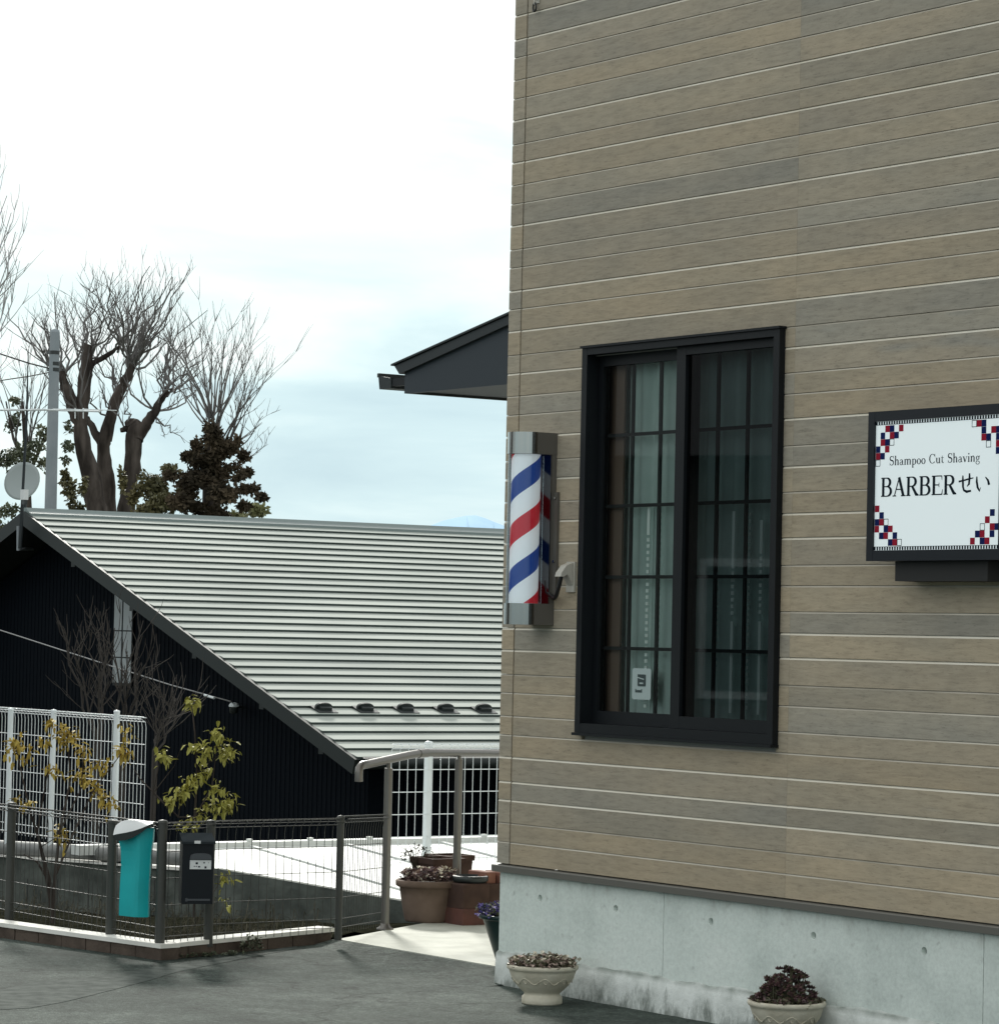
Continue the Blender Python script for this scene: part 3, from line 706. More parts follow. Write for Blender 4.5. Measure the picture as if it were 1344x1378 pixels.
def put(d, fx, fz):
    cm = {'r': 'ink_red', 'n': 'ink_navy'}
    for (i, j), c_ in d.items():
        a_ = (iu0 + .001 + i * sq) if fx == 0 else (iu1 - .001 - (i + 1) * sq)
        zz = (iz1 - bd - .002 - (j + 1) * sq) if fz == 0 else (iz0 + bd + .002 + j * sq)
        if c_ in 'rn':
            MB().box((a_ + .0003, FW - .0006, zz + .0003), (a_ + sq - .0003, FW - .0001, zz + sq - .0003)).build('check', cm[c_], sign)
        elif c_ == 'o':
            t_ = .0022; m_ = MB()
            m_.box((a_, FW - .0006, zz), (a_ + t_, FW - .0001, zz + sq)); m_.box((a_ + sq - t_, FW - .0006, zz), (a_ + sq, FW - .0001, zz + sq))
            m_.box((a_ + t_, FW - .0006, zz), (a_ + sq - t_, FW - .0001, zz + t_)); m_.box((a_ + t_, FW - .0006, zz + sq - t_), (a_ + sq - t_, FW - .0001, zz + sq)); m_.build('outlined_check', 'ink_black', sign)
put(tl, 0, 0); put(tr, 1, 0); put(bl_, 0, 1); put(br, 1, 1)
dots = MB()
nb_ = 48; st_ = (iu1 - iu0) / nb_
for zz in (iz1 - bd, iz0):
    for i in range(nb_):
        dots.box((iu0 + i * st_, FW - .0006, zz + .0005), (iu0 + (i + .6) * st_, FW - .0001, zz + bd - .0005))
    dots.box((iu0, FW - .0007, zz + (bd - .0015 if zz == iz0 else 0)), (iu1, FW - .0001, zz + (bd if zz == iz0 else .0015)))
dots.build('dotted_border', 'ink_black', sign, kind='stuff')

# lettering as brush strokes: (points, widths) in a unit cell, cap height 1
def arc(cx, cy, rx, ry, a0, a1, n=12): return [(cx + rx * math.cos(R(a0 + (a1 - a0) * i / n)), cy + ry * math.sin(R(a0 + (a1 - a0) * i / n))) for i in range(n + 1)]
def arcw(a0, a1, thick, thin, n=12): return [thin + (thick - thin) * abs(math.cos(R(a0 + (a1 - a0) * i / n))) ** 1.5 for i in range(n + 1)]
TH, TN = .19, .06
def bowl(x, cy, rx, ry): return (arc(x, cy, rx, ry, 90, -90), arcw(90, -90, TH, TN))
G = {}
stemL = [([(.20, 0), (.20, 1)], TH), ([(.04, .02), (.36, .02)], TN), ([(.04, .98), (.36, .98)], TN)]
G['B'] = (.92, stemL + [([(.2, .98), (.48, .98)], TN), ([(.2, .53), (.50, .53)], TN), ([(.2, .02), (.5, .02)], TN), bowl(.46, .755, .26, .225), bowl(.48, .275, .31, .255)])
G['A'] = (1.0, [([(.50, 1.0), (.14, .02)], TN * 1.3), ([(.48, 1.0), (.82, .02)], TH), ([(.26, .36), (.70, .36)], TN), ([(.0, .02), (.28, .02)], TN), ([(.64, .02), (1.0, .02)], TN)])
G['R'] = (.98, stemL + [([(.2, .98), (.48, .98)], TN), ([(.2, .50), (.50, .50)], TN), bowl(.46, .74, .28, .24), ([(.48, .50), (.80, .06), (.98, .02)], [TH * .8, TH, TN])])
G['E'] = (.88, stemL + [([(.2, .98), (.78, .98)], TN), ([(.2, .52), (.58, .52)], TN), ([(.2, .02), (.80, .02)], TN), ([(.77, 1.0), (.80, .76)], [.07, .03]), ([(.58, .64), (.58, .40)], [.04, .04]), ([(.79, .0), (.85, .28)], [.08, .03])])
G['せ'] = (1.05, [([(.04, .60), (.30, .64), (.62, .70), (.98, .76)], [.10, .08, .09, .05]), ([(.72, 1.0), (.73, .76), (.70, .46), (.58, .34)], [.09, .13, .12, .04]), ([(.30, .90), (.31, .66), (.32, .34), (.38, .16), (.56, .08), (.84, .12)], [.07, .13, .12, .12, .14, .10])])
G['い'] = (1.0, [([(.14, .82), (.14, .56), (.20, .28), (.32, .10), (.40, .28)], [.07, .13, .13, .14, .02]), ([(.68, .78), (.84, .62), (.92, .38)], [.05, .12, .15])])
tn, th = .05, .14
G['S'] = (.68, [(arc(.33, .74, .22, .22, 30, 270), [.04, .05, .06, .07, .09, .1, .11, .12, .13, .14, .15, .15, .15]), (arc(.33, .27, .24, .25, 90, -150), [.15, .15, .15, .14, .13, .12, .1, .09, .07, .06, .05, .05, .05]), ([(.55, 1.0), (.56, .72)], .05), ([(.10, .30), (.10, .0)], .05)])
G['C'] = (.86, [(arc(.46, .5, .36, .48, 40, 320, 18), arcw(40, 320, th, tn, 18)), ([(.76, 1.0), (.77, .66)], .05)])
def stem(x, y0, y1, w_=th): return ([(x, y0), (x, y1)], w_)
def ser(x, y, d=.1): return ([(x - d, y), (x + d, y)], tn)
G['h'] = (.68, [stem(.16, 0, 1), ser(.16, .02), ser(.50, .02), ([(.16, .40), (.28, .56), (.42, .58), (.50, .46), (.50, 0)], [tn, .07, .10, th, th]), ([(.05, .98), (.16, .98)], tn)])
G['a'] = (.60, [([(.10, .46), (.22, .58), (.36, .54), (.40, .40), (.40, .08), (.56, .02)], [.09, tn, .08, th, th, tn]), (arc(.24, .16, .15, .16, 60, 400, 14), arcw(60, 400, .10, tn, 14))])
G['m'] = (1.02, [stem(.16, 0, .58), ser(.16, .02), ser(.50, .02), ser(.84, .02), ([(.16, .42), (.28, .57), (.42, .58), (.50, .46), (.50, 0)], [tn, .07, .1, th, th]), ([(.50, .42), (.62, .57), (.76, .58), (.84, .46), (.84, 0)], [tn, .07, .1, th, th]), ([(.05, .56), (.16, .56)], tn)])
G['p'] = (.66, [stem(.17, -.34, .58), ser(.17, -.32), (arc(.34, .29, .20, .29, 130, -130, 12), arcw(130, -130, th, tn)), ([(.05, .56), (.16, .56)], tn)])
G['o'] = (.60, [(arc(.30, .29, .21, .28, 0, 360, 18), arcw(0, 360, th, tn, 18))])
G['u'] = (.68, [([(.16, .58), (.16, .16), (.26, .02), (.38, .04), (.50, .16)], [th, th, .09, .06, tn]), stem(.50, 0, .58), ([(.05, .56), (.16, .56)], tn), ([(.4, .56), (.5, .56)], tn), ([(.5, .02), (.62, .02)], tn)])
G['t'] = (.44, [([(.18, .80), (.18, .12), (.28, .02), (.40, .08)], [.05, th, .09, .04]), ([(.04, .56), (.38, .56)], tn)])
G['v'] = (.60, [([(.10, .57), (.30, 0)], th), ([(.30, 0), (.50, .57)], tn), ser(.10, .56), ser(.50, .56, .08)])
G['i'] = (.34, [stem(.17, 0, .58), ser(.17, .02), ([(.06, .56), (.17, .56)], tn), ([(.17, .76), (.17, .90)], th)])
G['n'] = (.68, [stem(.16, 0, .58), ser(.16, .02), ser(.50, .02), ([(.16, .40), (.28, .56), (.42, .58), (.50, .46), (.50, 0)], [tn, .07, .10, th, th]), ([(.05, .56), (.16, .56)], tn)])
G['g'] = (.60, [(arc(.27, .37, .16, .19, 0, 360, 14), arcw(0, 360, .11, tn, 14)), (arc(.28, -.12, .22, .17, 0, 360, 14), arcw(0, 360, .08, tn, 14)), ([(.16, .18), (.12, .08), (.36, .04)], .05), ([(.42, .50), (.56, .56)], .07)])
cnt = [0]
def ribbon(mb, pts, wd, u_, z_, sx, sz, w_):
    n = len(pts)
    if not hasattr(wd, '__len__'): wd = [wd] * n
    L_, R__ = [], []
    for i, (x, y) in enumerate(pts):
        a_ = Vector(pts[max(i - 1, 0)]); b_ = Vector(pts[min(i + 1, n - 1)]); d = (b_ - a_)
        d = d.normalized() if d.length else Vector((1, 0)); nrm = Vector((-d.y, d.x)) * wd[min(i, len(wd) - 1)] / 2
        L_.append((u_ + (x + nrm.x) * sx, w_, z_ + (y + nrm.y) * sz)); R__.append((u_ + (x - nrm.x) * sx, w_, z_ + (y - nrm.y) * sz))
    for i in range(n - 1):
        mb.add([L_[i], R__[i], R__[i + 1], L_[i + 1]], [(0, 1, 2, 3)])
def write(text, u_, z_, h_, width, wbase, parent, mt, nm='letter', joined=False):
    tot = sum(G[c_][0] if c_ in G else .42 for c_ in text); sx = width / tot; x = u_; allm = MB()
    for c_ in text:
        if c_ in G:
            mb = allm if joined else MB(); kk = 0
            for pts, wd in G[c_][1]:
                ribbon(mb, pts, wd, x, z_, sx, h_, wbase - .00004 * kk); kk += 1
            if not joined: mb.build(nm, mt, parent)
            x += G[c_][0] * sx
        else: x += .42 * sx
    if joined: allm.build(nm, mt, parent)
write('BARBER', 2.474, 2.016, .068, .400, FW - .0006, sign, 'ink_black')
write('せい', 2.882, 2.018, .070, .164, FW - .0006, sign, 'ink_black')
write('Shampoo Cut Shaving', 2.518, 2.128, .034, .475, FW - .0006, sign, 'ink_black', 'small_lettering', True)

# ------------------------------------------------------------------ barber pole
m, t, p = nodes_mat('pole_stripes')
tco = t.nodes.new('ShaderNodeTexCoord'); sz = nn(t, 'ShaderNodeSeparateXYZ'); t.links.new(tco.outputs['Object'], sz.inputs[0])
th_ = math_(t, 'ARCTAN2', math_(t, 'SUBTRACT', sz.outputs[1], -0.05), sz.outputs[0])
ph = math_(t, 'ADD', math_(t, 'DIVIDE', sz.outputs[2], 0.376), math_(t, 'MULTIPLY', th_, -0.36 / math.pi))
ph = math_(t, 'FRACT', math_(t, 'ADD', ph, 10.0 + 0.93))
r_ = t.nodes.new('ShaderNodeValToRGB'); r_.color_ramp.interpolation = 'CONSTANT'
el = r_.color_ramp.elements
WHT, BLU, RED = (0.80, 0.86, 0.88, 1), (0.012, 0.055, 0.27, 1), (0.50, 0.02, 0.035, 1)
el[0].position = 0; el[0].color = RED
el[1].position = .235; el[1].color = WHT
for p_, c_ in ((.50, BLU), (.735, WHT)): k_ = el.new(p_); k_.color = c_
t.links.new(ph, r_.inputs[0]); t.links.new(r_.outputs[0], p.inputs['Base Color'])
p.inputs['Roughness'].default_value = 0.35
t.links.new(r_.outputs[0], p.inputs['Emission Color']); p.inputs['Emission Strength'].default_value = 0.22
PU = 0.206; PC = -0.118
pole = thing('barber_pole', 'barber pole with blue, white and red spiral stripes under chrome caps beside the window', 'barber pole', (PU, -.068, 1.533))
def dshape(r_, wback, z0, z1):      # D-shaped plan: flat against the wall, round in front
    q = MB(); n = 20; pts = [(PU + r_, wback)] + [(PU + r_ * math.cos(-math.pi * i / n), PC + r_ * math.sin(-math.pi * i / n)) for i in range(n + 1)] + [(PU - r_, wback)]
    return pts
for (za, zb_) in ((1.533, 1.622), (2.247, 2.338)):
    pts = dshape(.080, -.0165, za, zb_); q = MB(); n = len(pts)
    for i in range(n):
        a_, b_ = pts[i], pts[(i + 1) % n]
        flat = i in (0, n - 2, n - 1)
        q.add([(*a_, za), (*b_, za), (*b_, zb_), (*a_, zb_)], [(3, 2, 1, 0)], 1 if flat else 0, not flat)
    q.add([(*c_, za) for c_ in pts], [tuple(range(n))], 1); q.add([(*c_, zb_) for c_ in pts], [tuple(range(n - 1, -1, -1))], 1)
    q.build('cap', ['chrome', 'pole_housing'], pole)
q = MB(); q.lathe((PU, PC, 1.6225), [(.0615, 0), (.0615, .6240)], 48); q.build('striped_drum', 'pole_stripes', pole)
q = MB(); q.lathe((PU, PC, 1.6225), [(.0755, 0), (.0755, .6240)], 40); q.build('clear_tube', 'tube_acrylic', pole)
q = MB(); q.box((PU - .078, -.046, 1.6225), (PU + .078, -.040, 2.2465)); q.build('mirror_panel', 'mirror_metal', pole)
q = MB(); q.box((PU - .079, -.0395, 1.6225), (PU + .079, -.0165, 2.2465)); q.box((PU + .030, -.030, 1.66), (PU + .105, -.0164, 2.09)); q.build('backing', 'pole_housing', pole)
q = MB()
for zz in (2.065, 1.80):
    q.lathe((PU + .094, -.031, zz), [(0, 0), (.006, .001), (.006, .004)], 10)
    q.tube([(PU + .094, -.0305, zz), (PU + .094, -.037, zz)], .006, 8)
q.build('bolt', 'chrome', pole)

# cable hood
hb = hw(769, 777, -.0165)
hood = thing('cable_entry_hood', 'small beige cable hood with a black cable beside the barber pole', 'cable hood', (hb.x, -.0165, hb.z))
hx0 = hw(765, 777, -.0165).x; hx1 = hw(774.5, 777, -.0165).x
q = MB(); q.box((hx0 - .004, -.026, 1.672), (hx1 + .004, -.0165, 1.798)); q.build('back_plate', 'beige_plastic', hood)
q = MB(); pr = [(-.027, 1.794), (-.060, 1.782), (-.085, 1.752), (-.090, 1.735), (-.075, 1.735), (-.055, 1.745), (-.027, 1.70)]
q.prism([(hx0 + .004, w_, z_) for w_, z_ in pr], (hx1 - hx0 - .008, 0, 0)); q.build('hood', 'beige_plastic', hood)
q = MB(); cx = (hx0 + hx1) / 2
q.tube([(cx, -.072, 1.738), (cx - .01, -.074, 1.70), (cx - .05, -.060, 1.655), (cx - .085, -.045, 1.645), (PU + .06, -.04, 1.67), (PU + .052, -.04, 1.72)], .009, 8)
q.build('cable', 'black_rubber', hood)
# hook at the top
hk = hw(724, 10, -.0165)
hook = thing('cable_hook', 'small dark ring hook high on the siding near the corner', 'hook', (hk.x, -.0165, hk.z))
q = MB(); n = 14
q.tube([(hk.x + .011 * math.cos(2 * math.pi * i / n), -.035, hk.z + .018 * math.sin(2 * math.pi * i / n)) for i in range(n + 1)], .0045, 6); q.build('ring', 'black_rubber', hook)
q = MB(); q.tube([(hk.x, -.0165, hk.z + .035), (hk.x, -.036, hk.z + .035), (hk.x, -.036, hk.z + .012)], .004, 6); q.box((hk.x - .012, -.020, hk.z + .02), (hk.x + .012, -.0166, hk.z + .055)); q.build('bracket', 'beige_plastic', hook)

# ------------------------------------------------------------------ neighbouring house
Ey = hy(480, 1022, 24.0)
HW_ = Ey.y
Ap = hw(35, 690, HW_)
hs = thing('neighbour_house', 'low black house under a long pale metal roof with narrow horizontal courses', 'house', (Ap.x, HW_ + 3, -2.0))
run = Ey.x - Ap.x; rise = Ap.z - Ey.z; sl = rise / run; HL = 9.5
NC = 33; step = .021
Lr = math.hypot(run, rise); ax = Vector((run / Lr, 0, -rise / Lr)); an = Vector((rise / Lr, 0, run / Lr))
apex = Vector((Ap.x, HW_, Ap.z)); s_off = 0.05
for i in range(NC):
    s0 = s_off + (Lr - s_off) * i / NC; s1 = s_off + (Lr - s_off) * (i + 1) / NC + .004
    P0 = apex + ax * s0; P1 = apex + ax * s1
    q = MB()
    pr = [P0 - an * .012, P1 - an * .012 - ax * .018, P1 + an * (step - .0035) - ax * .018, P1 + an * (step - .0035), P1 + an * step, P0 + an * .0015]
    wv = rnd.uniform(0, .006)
    q.prism([(c_.x, c_.y - wv, c_.z) for c_ in pr], (0, HL, 0)); q.mi[3] = q.mi[4] = q.mi[5] = 1; q.build('roof_course', ['roof_metal', 'ridge_metal_and_lap_shade'], hs)  # step faces coloured dark to paint the shade under each lap
# left slope (seen only from the side)
q = MB(); bx = Vector((-run / Lr, 0, -rise / Lr)); bn = Vector((-rise / Lr, 0, run / Lr))
pr = [apex + bx * .05, apex + bx * Lr, apex + bx * Lr - bn * .03, apex + bx * .05 - bn * .03]
q.prism([tuple(c_) for c_ in pr][::-1], (0, HL, 0)); q.build('roof', 'roof_metal', hs)
# ridge cap
q = MB(); pr = [(Ap.x - .09, Ap.z - .02), (Ap.x - .085, Ap.z + .015), (Ap.x - .02, Ap.z + .045), (Ap.x + .02, Ap.z + .045), (Ap.x + .05, Ap.z + .018), (Ap.x + .11, Ap.z - .006), (Ap.x + .115, Ap.z - .05)]
q.prism([(x, HW_ - .01, z_) for x, z_ in pr][::-1], (0, HL, 0)); q.build('ridge_cap', 'ridge_metal_and_lap_shade', hs)
# barge boards
for sgn, d_, n_ in ((1, ax, an), (-1, bx, bn)):
    q = MB(); a_, b_ = apex + n_ * .012, apex + d_ * (Lr + .03) + n_ * .010
    c_, e_ = apex + d_ * (Lr + .03) - n_ * .105, apex - n_ * .105
    e_ = apex - Vector((0, 0, .11))
    q.prism([(v_.x, HW_ - .035, v_.z) for v_ in ((a_, e_, c_, b_) if sgn > 0 else (a_, b_, c_, e_))], (0, .033, 0)); q.build('barge_board', 'barge_metal', hs)
    q = MB(); a_, b_ = apex - Vector((0, 0, .06)), apex + d_ * (Lr - .02) - n_ * .055
    q.prism([(v_.x, HW_ - .001, v_.z) for v_ in ((a_, a_ - Vector((0, 0, .03)), b_ - n_ * .03, b_) if sgn > 0 else (a_, b_, b_ - n_ * .03, a_ - Vector((0, 0, .03))))], (0, HL - .1, 0)); q.build('soffit', 'barge_metal', hs)
for k_, s_ in enumerate((1.0, 2.15, 3.3, 4.45, 5.4)):
    P0 = apex + ax * s_ - an * .16
    q = MB(); q.box((P0.x - .035, HW_ + .02, P0.z - .005), (P0.x + .035, HW_ + .5, P0.z + .06)); q.build('purlin_end', 'barge_metal', hs)
# gable wall with vertical ribs, right wall under the eave
gw = HW_ + .42; zt_at = lambda x: Ap.z - .14 - abs(x - Ap.x) * sl
xl, xr = Ap.x - run + .5, Ey.x - .5
q = MB(); q.prism([(xl, gw, -2), (xr, gw, -2), (xr, gw, zt_at(xr)), (Ap.x, gw, zt_at(Ap.x)), (xl, gw, zt_at(xl))], (0, .12, 0)); q.build('gable_wall', 'house_black', hs)
q = MB(); q.box((xr - .12, gw + .121, -2), (xr, HW_ + HL - .3, zt_at(xr) - .02)); q.box((xl, gw + .121, -2), (xl + .12, HW_ + HL - .3, zt_at(xl) - .02)); q.box((xl, HW_ + HL - .42, -2), (xr, HW_ + HL - .301, zt_at(xr) - .02)); q.build('side_wall', 'house_black', hs)
q = MB(); x = xl + .05
while x < xr - .03:
    q.box((x, gw - .004, -2), (x + .03, gw - .0003, zt_at(x) - .01)); x += .07
y_ = gw + .15
while y_ < HW_ + HL - .5:
    q.box((xr + .0003, y_, -2), (xr + .014, y_ + .028, zt_at(xr) - .03)); y_ += .085
q.build('cladding_ribs', 'house_black', hs, kind='stuff')
# window in the right wall, pale downpipe
q = MB(); q.box((xr + .015, gw + 3.4, -.9), (xr + .04, gw + 4.5, .1)); wq = q.build('window', 'vent_panel', hs)
q = MB(); q.box((xr + .041, gw + 3.45, -.85), (xr + .044, gw + 4.45, .05)); q.build('pane', 'window_black', wq)
q = MB(); q.tube([(xr + .05, gw + 2.2, -2), (xr + .05, gw + 2.2, .2)], .03, 8); q.build('downpipe', 'vent_panel', hs)
# eave gutter
q = MB(); q.tube([(Ey.x + .05, HW_ + .02, Ey.z - .03), (Ey.x + .05, HW_ + HL - .05, Ey.z - .03)], .045, 8); q.build('gutter', 'barge_metal', hs)
# translucent stair window in the gable: two columns of panels
v0 = hw(155, 830, gw - .02); vx0 = v0.x; vx1 = hw(164.5, 860, gw - .02).x; vx2 = hw(166.5, 860, gw - .02).x; vx3 = hw(178, 860, gw - .02).x
zb0 = hw(166, 920, gw - .02).z; cuts = [zb0] + [hw(166, y, gw - .02).z for y in (885, 849)]
q = MB(); q.box((vx0 - .01, gw - .024, zb0 - .02), (vx3 + .01, gw - .015, zt_at(vx3) - .03)); wv = q.build('window', 'window_black', hs)
for (xa, xb) in ((vx0, vx1), (vx2, vx3)):
    zz = cuts + [zt_at(xb) - .045]
    for a_, b_ in zip(zz[:-1], zz[1:]):
        q = MB(); q.box((xa, gw - .030, a_ + .006), (xb, gw - .0245, b_ - .006)); q.build('pane', 'vent_panel', wv)
# snow guards
cs = 26
P0 = apex + ax * (s_off + (Lr - s_off) * 27.3 / NC) + an * .016
gq = MB(); n = 10
arcp = []
for i in range(n + 1):
    a_ = math.pi * i / n
    arcp.append((0.0, -.075 * math.cos(a_), .008 + .046 * math.sin(a_) ** .6))
inner = [(0.0, y * .40, .008 + (z_ - .008) * .25) for _, y, z_ in arcp]
for (ra, rb) in ((arcp, inner),):
    for i in range(n):
        f4 = [ra[i], ra[i + 1], rb[i + 1], rb[i]]
        gq.prism([Vector(v_) for v_ in f4], (.02, 0, 0))
gq.box((-.05, -.085, 0), (.10, .085, .008)); gq.box((-.02, -.05, .008), (.06, .05, .03))
pxs = [453, 509, 563, 617, 665]
gm = None
for i, px in enumerate(pxs + [711, 765]):
    # roof plane point on that line of sight
    d = ray(px, 968 if i < 4 else 966); nw = (A * an.x + Vector((0, 0, an.z)))
    q3 = CP + d * ((F2W(P0) - CP).dot(nw) / d.dot(nw)); qf = W2F(q3)
    if gm is None:
        go = gq.build('snow_guard', 'guard_black', hs, _x=1); gm = go.data
        for v_ in gm.vertices: v_.co += Vector(hs['_b'])
    else:
        go = bpy.data.objects.new('snow_guard', gm); COL.objects.link(go); go.parent = hs
    w_ = qf.y
    loc = Vector((P0.x, w_, P0.z)) - Vector(hs['_b'])
    go.matrix_local = Matrix.Translation(loc) @ Matrix.Rotation(math.atan(sl), 4, 'Y')

# cable across the gable with a white sleeve, and a small lamp at its end
ca_ = [hw(-40, 838, HW_ - .4), hw(0, 848, HW_ - .4), hw(130, 890, HW_ - .3), hw(230, 922, HW_ - .15), hw(310, 944, HW_ + .05), hw(314, 946, gw - .02)]
cb_ = thing('service_cable', 'thin service cable sagging across the black gable to a white sleeve', 'cable', tuple(ca_[2]))
q = MB(); q.tube(ca_, .0055, 5); q.build('wire', 'twig_pale', cb_)
q = MB(); q.tube([hw(275, 935.5, HW_ - .08), hw(288, 939.5, HW_ - .05)], .011, 8); q.build('sleeve', 'white_steel', cb_)
lp = hw(315, 948, gw - .1)
lo = thing('gable_lamp', 'small round lamp with a white top fixed to the black gable wall', 'lamp', (lp.x, gw, lp.z))
q = MB(); q.lathe((lp.x, gw - .10, lp.z - .02), [(.042, 0), (.042, .012), (.032, .03), (.0, .038)], 14); q.build('shade', 'white_steel', lo)
q = MB(); q.lathe((lp.x, gw - .10, lp.z - .08), [(0, 0), (.034, .01), (.038, .059)], 12); q.tube([(lp.x, gw - .1, lp.z - .02), (lp.x, gw - .015, lp.z - .02)], .012, 6); q.build('lamp_body', 'guard_black', lo)

# ------------------------------------------------------------------ antenna and satellite dish on the gable
AW = HW_ - .12
def A_(px, py, w=None): return hw(px, py, AW if w is None else w)
an_ = thing('television_antenna', 'tv antenna mast with a long horizontal boom beside the roof apex', 'antenna', tuple(A_(30, 735)))
q = MB(); q.tube([A_(27, 738), A_(29, 700), A_(31, 655), A_(36, 560), A_(38, 470)], [.02, .018, .014, .012, .003], 6); q.build('mast', 'grey_metal_dark', an_)
q = MB(); q.tube([A_(-20, 552), A_(60, 551.5), A_(134, 553.5)], .009, 6); q.build('boom', 'white_steel', an_)
q = MB()
for i, px in enumerate((4, 40, 73, 101, 112, 134)):
    a_ = A_(px, 552); ll = .24 - .02 * i
    q.tube([(a_.x - ll * .3, a_.y - ll, a_.z + .004), (a_.x + ll * .3, a_.y + ll, a_.z + .004)], .0035, 5)
for px in (101, 112): q.tube([A_(px, 549), A_(px, 563)], .005, 5)
q.build('elements', 'white_steel', an_)
q = MB(); q.tube([A_(25, 741), A_(25, 708)], .02, 6); q.tube([A_(25, 739), hw(45, 739, gw)], .014, 6); q.build('wall_bracket', 'concrete_pole', an_)
q = MB(); a_ = A_(38, 666); q.box((a_.x - .035, a_.y - .06, a_.z - .045), (a_.x + .035, a_.y - .015, a_.z + .045)); q.build('amplifier_box', 'lid_grey', an_)
q = MB(); q.box((a_.x - .025, a_.y - .05, a_.z - .085), (a_.x + .03, a_.y - .02, a_.z - .0455)); q.build('box_connector', 'guard_black', an_)
dc = hw(31, 648, HW_ + .35)
di = thing('satellite_dish', 'round pale grey satellite dish partly behind the antenna mast', 'satellite dish', (dc.x, HW_ + .35, Ap.z))
q = MB(); rr = 29 / F * 27.0
prof = [(rr * k_, .14 * rr * k_ * k_) for k_ in (0, .3, .6, .85, 1.0)] + [(rr * 1.0, .14 * rr - .012)] + [(rr * k_, .14 * rr * k_ * k_ - .014) for k_ in (.85, .6, .3, 0)]
q.lathe((0, 0, 0), prof, 32)
o = q.build('reflector', 'dish_grey', di)
for v_ in o.data.vertices: v_.co += Vector(di['_b'])
# face it towards the street
nrm = Vector((0.55, -0.80, 0.25)).normalized()
o.matrix_local = Matrix.Translation(Vector(dc) - Vector(di['_b'])) @ nrm.to_track_quat('Z', 'Y').to_matrix().to_4x4()
q = MB(); q.tube([(dc.x - .05, HW_ + .40, dc.z), (dc.x - .05, HW_ + .40, Ap.z)], .018, 6); q.build('dish_post', 'grey_metal_dark', di)

# ------------------------------------------------------------------ low metal-roofed shed beyond the bed
sd_ = thing('low_shed', 'low shed roofed in pale flat metal sheets between the path and the black house', 'shed', (-6.5, 3, -2))
s0, s1 = -6.52, -2.76; zr0 = 0.112; slp = -0.078
def sz_(x): return zr0 + slp * (x - s0)
seams = [1.47]
d0 = hu(335, 1142, s0).y; d1 = hu(463, 1139, s0).y; d2 = hu(590, 1138, s0).y
ys = [1.47, d0, d1, d2, d2 + .68, d2 + 1.36, d2 + 2.04, 9.0]
for a_, b_ in zip(ys[:-1], ys[1:]):
    q = MB(); q.prism([(s0, a_ + .001, sz_(s0)), (s1, a_ + .001, sz_(s1)), (s1, a_ + .001, sz_(s1) - .03), (s0, a_ + .001, sz_(s0) - .03)], (0, b_ - a_ - .002, 0)); q.build('roof_sheet', 'shed_metal', sd_)
for y_ in ys[1:-1]:
    q = MB(); q.prism([(s0, y_ - .012, sz_(s0) + .0005), (s1, y_ - .012, sz_(s1) + .0005), (s1, y_ - .012, sz_(s1) + .012), (s0, y_ - .012, sz_(s0) + .012)], (0, .024, 0)); q.build('roof_seam', 'shed_metal', sd_)
q = MB(); q.box((s0 - .09, 1.3, zr0 - .03), (s0 + .02, 9.0, zr0 + .03)); q.build('ridge_cap', 'shed_metal', sd_)
q = MB()
y_ = 1.6
while y_ < 9: q.box((s0 - .02, y_, zr0 + .0305), (s0 + .01, y_ + .03, zr0 + .048)); y_ += .45
q.build('ridge_bolt', 'shed_metal', sd_)
q = MB(); q.box((s0, 1.5, -2), (s1 - .05, 8.9, zr0 - .33)); q.box((s0 - .08, 1.5, -2), (s0 - .001, 8.9, zr0 - .031)); q.build('wall', 'mossy_wall', sd_)

# retaining wall behind the bed
rw = thing('retaining_wall', 'low mossy concrete wall along the back of the planting bed', 'wall', (-3.5, 1.42, -.3))
q = MB(); q.prism([(-5.04, 1.42, -1.2), (-2.66, 1.42, -1.2), (-2.66, 1.42, .070), (-5.04, 1.42, .105)], (0, .05, 0)); q.build('wall_panel', 'mossy_wall', rw)
lw = thing('pipe_topped_wall', 'low grey concrete wall with a grey pipe lying along its top at far left', 'wall', (-7, 1.4, -.3))
q = MB(); q.prism([(-12, 1.40, -1.5), (-5.045, 1.40, -1.5), (-5.045, 1.40, .080), (-7.8, 1.40, -.016), (-12, 1.40, -.16)], (0, .12, 0)); q.build('wall_panel', 'mossy_wall', lw)
q = MB(); q.prism([(-5.045, 1.385, .080), (-7.8, 1.385, -.016), (-12, 1.385, -.16), (-12, 1.385, -.150), (-7.8, 1.385, -.006), (-5.045, 1.385, .090)], (0, .13, 0)); q.build('coping', 'kerb_cap', lw)
q = MB(); q.tube([(-5.32, 1.45, .139), (-7.8, 1.45, .040), (-12, 1.45, -.10)], .046, 16); q.build('pipe', 'drain_pipe_grey', lw)
q = MB()
for i_ in range(9):
    x = -5.3 - i_ * .42; q.box((x, 1.3985, -.9), (x + .008, 1.3999, .02 - .03 * i_))
q.build('panel_joint', 'gasket_dark', lw, kind='stuff')

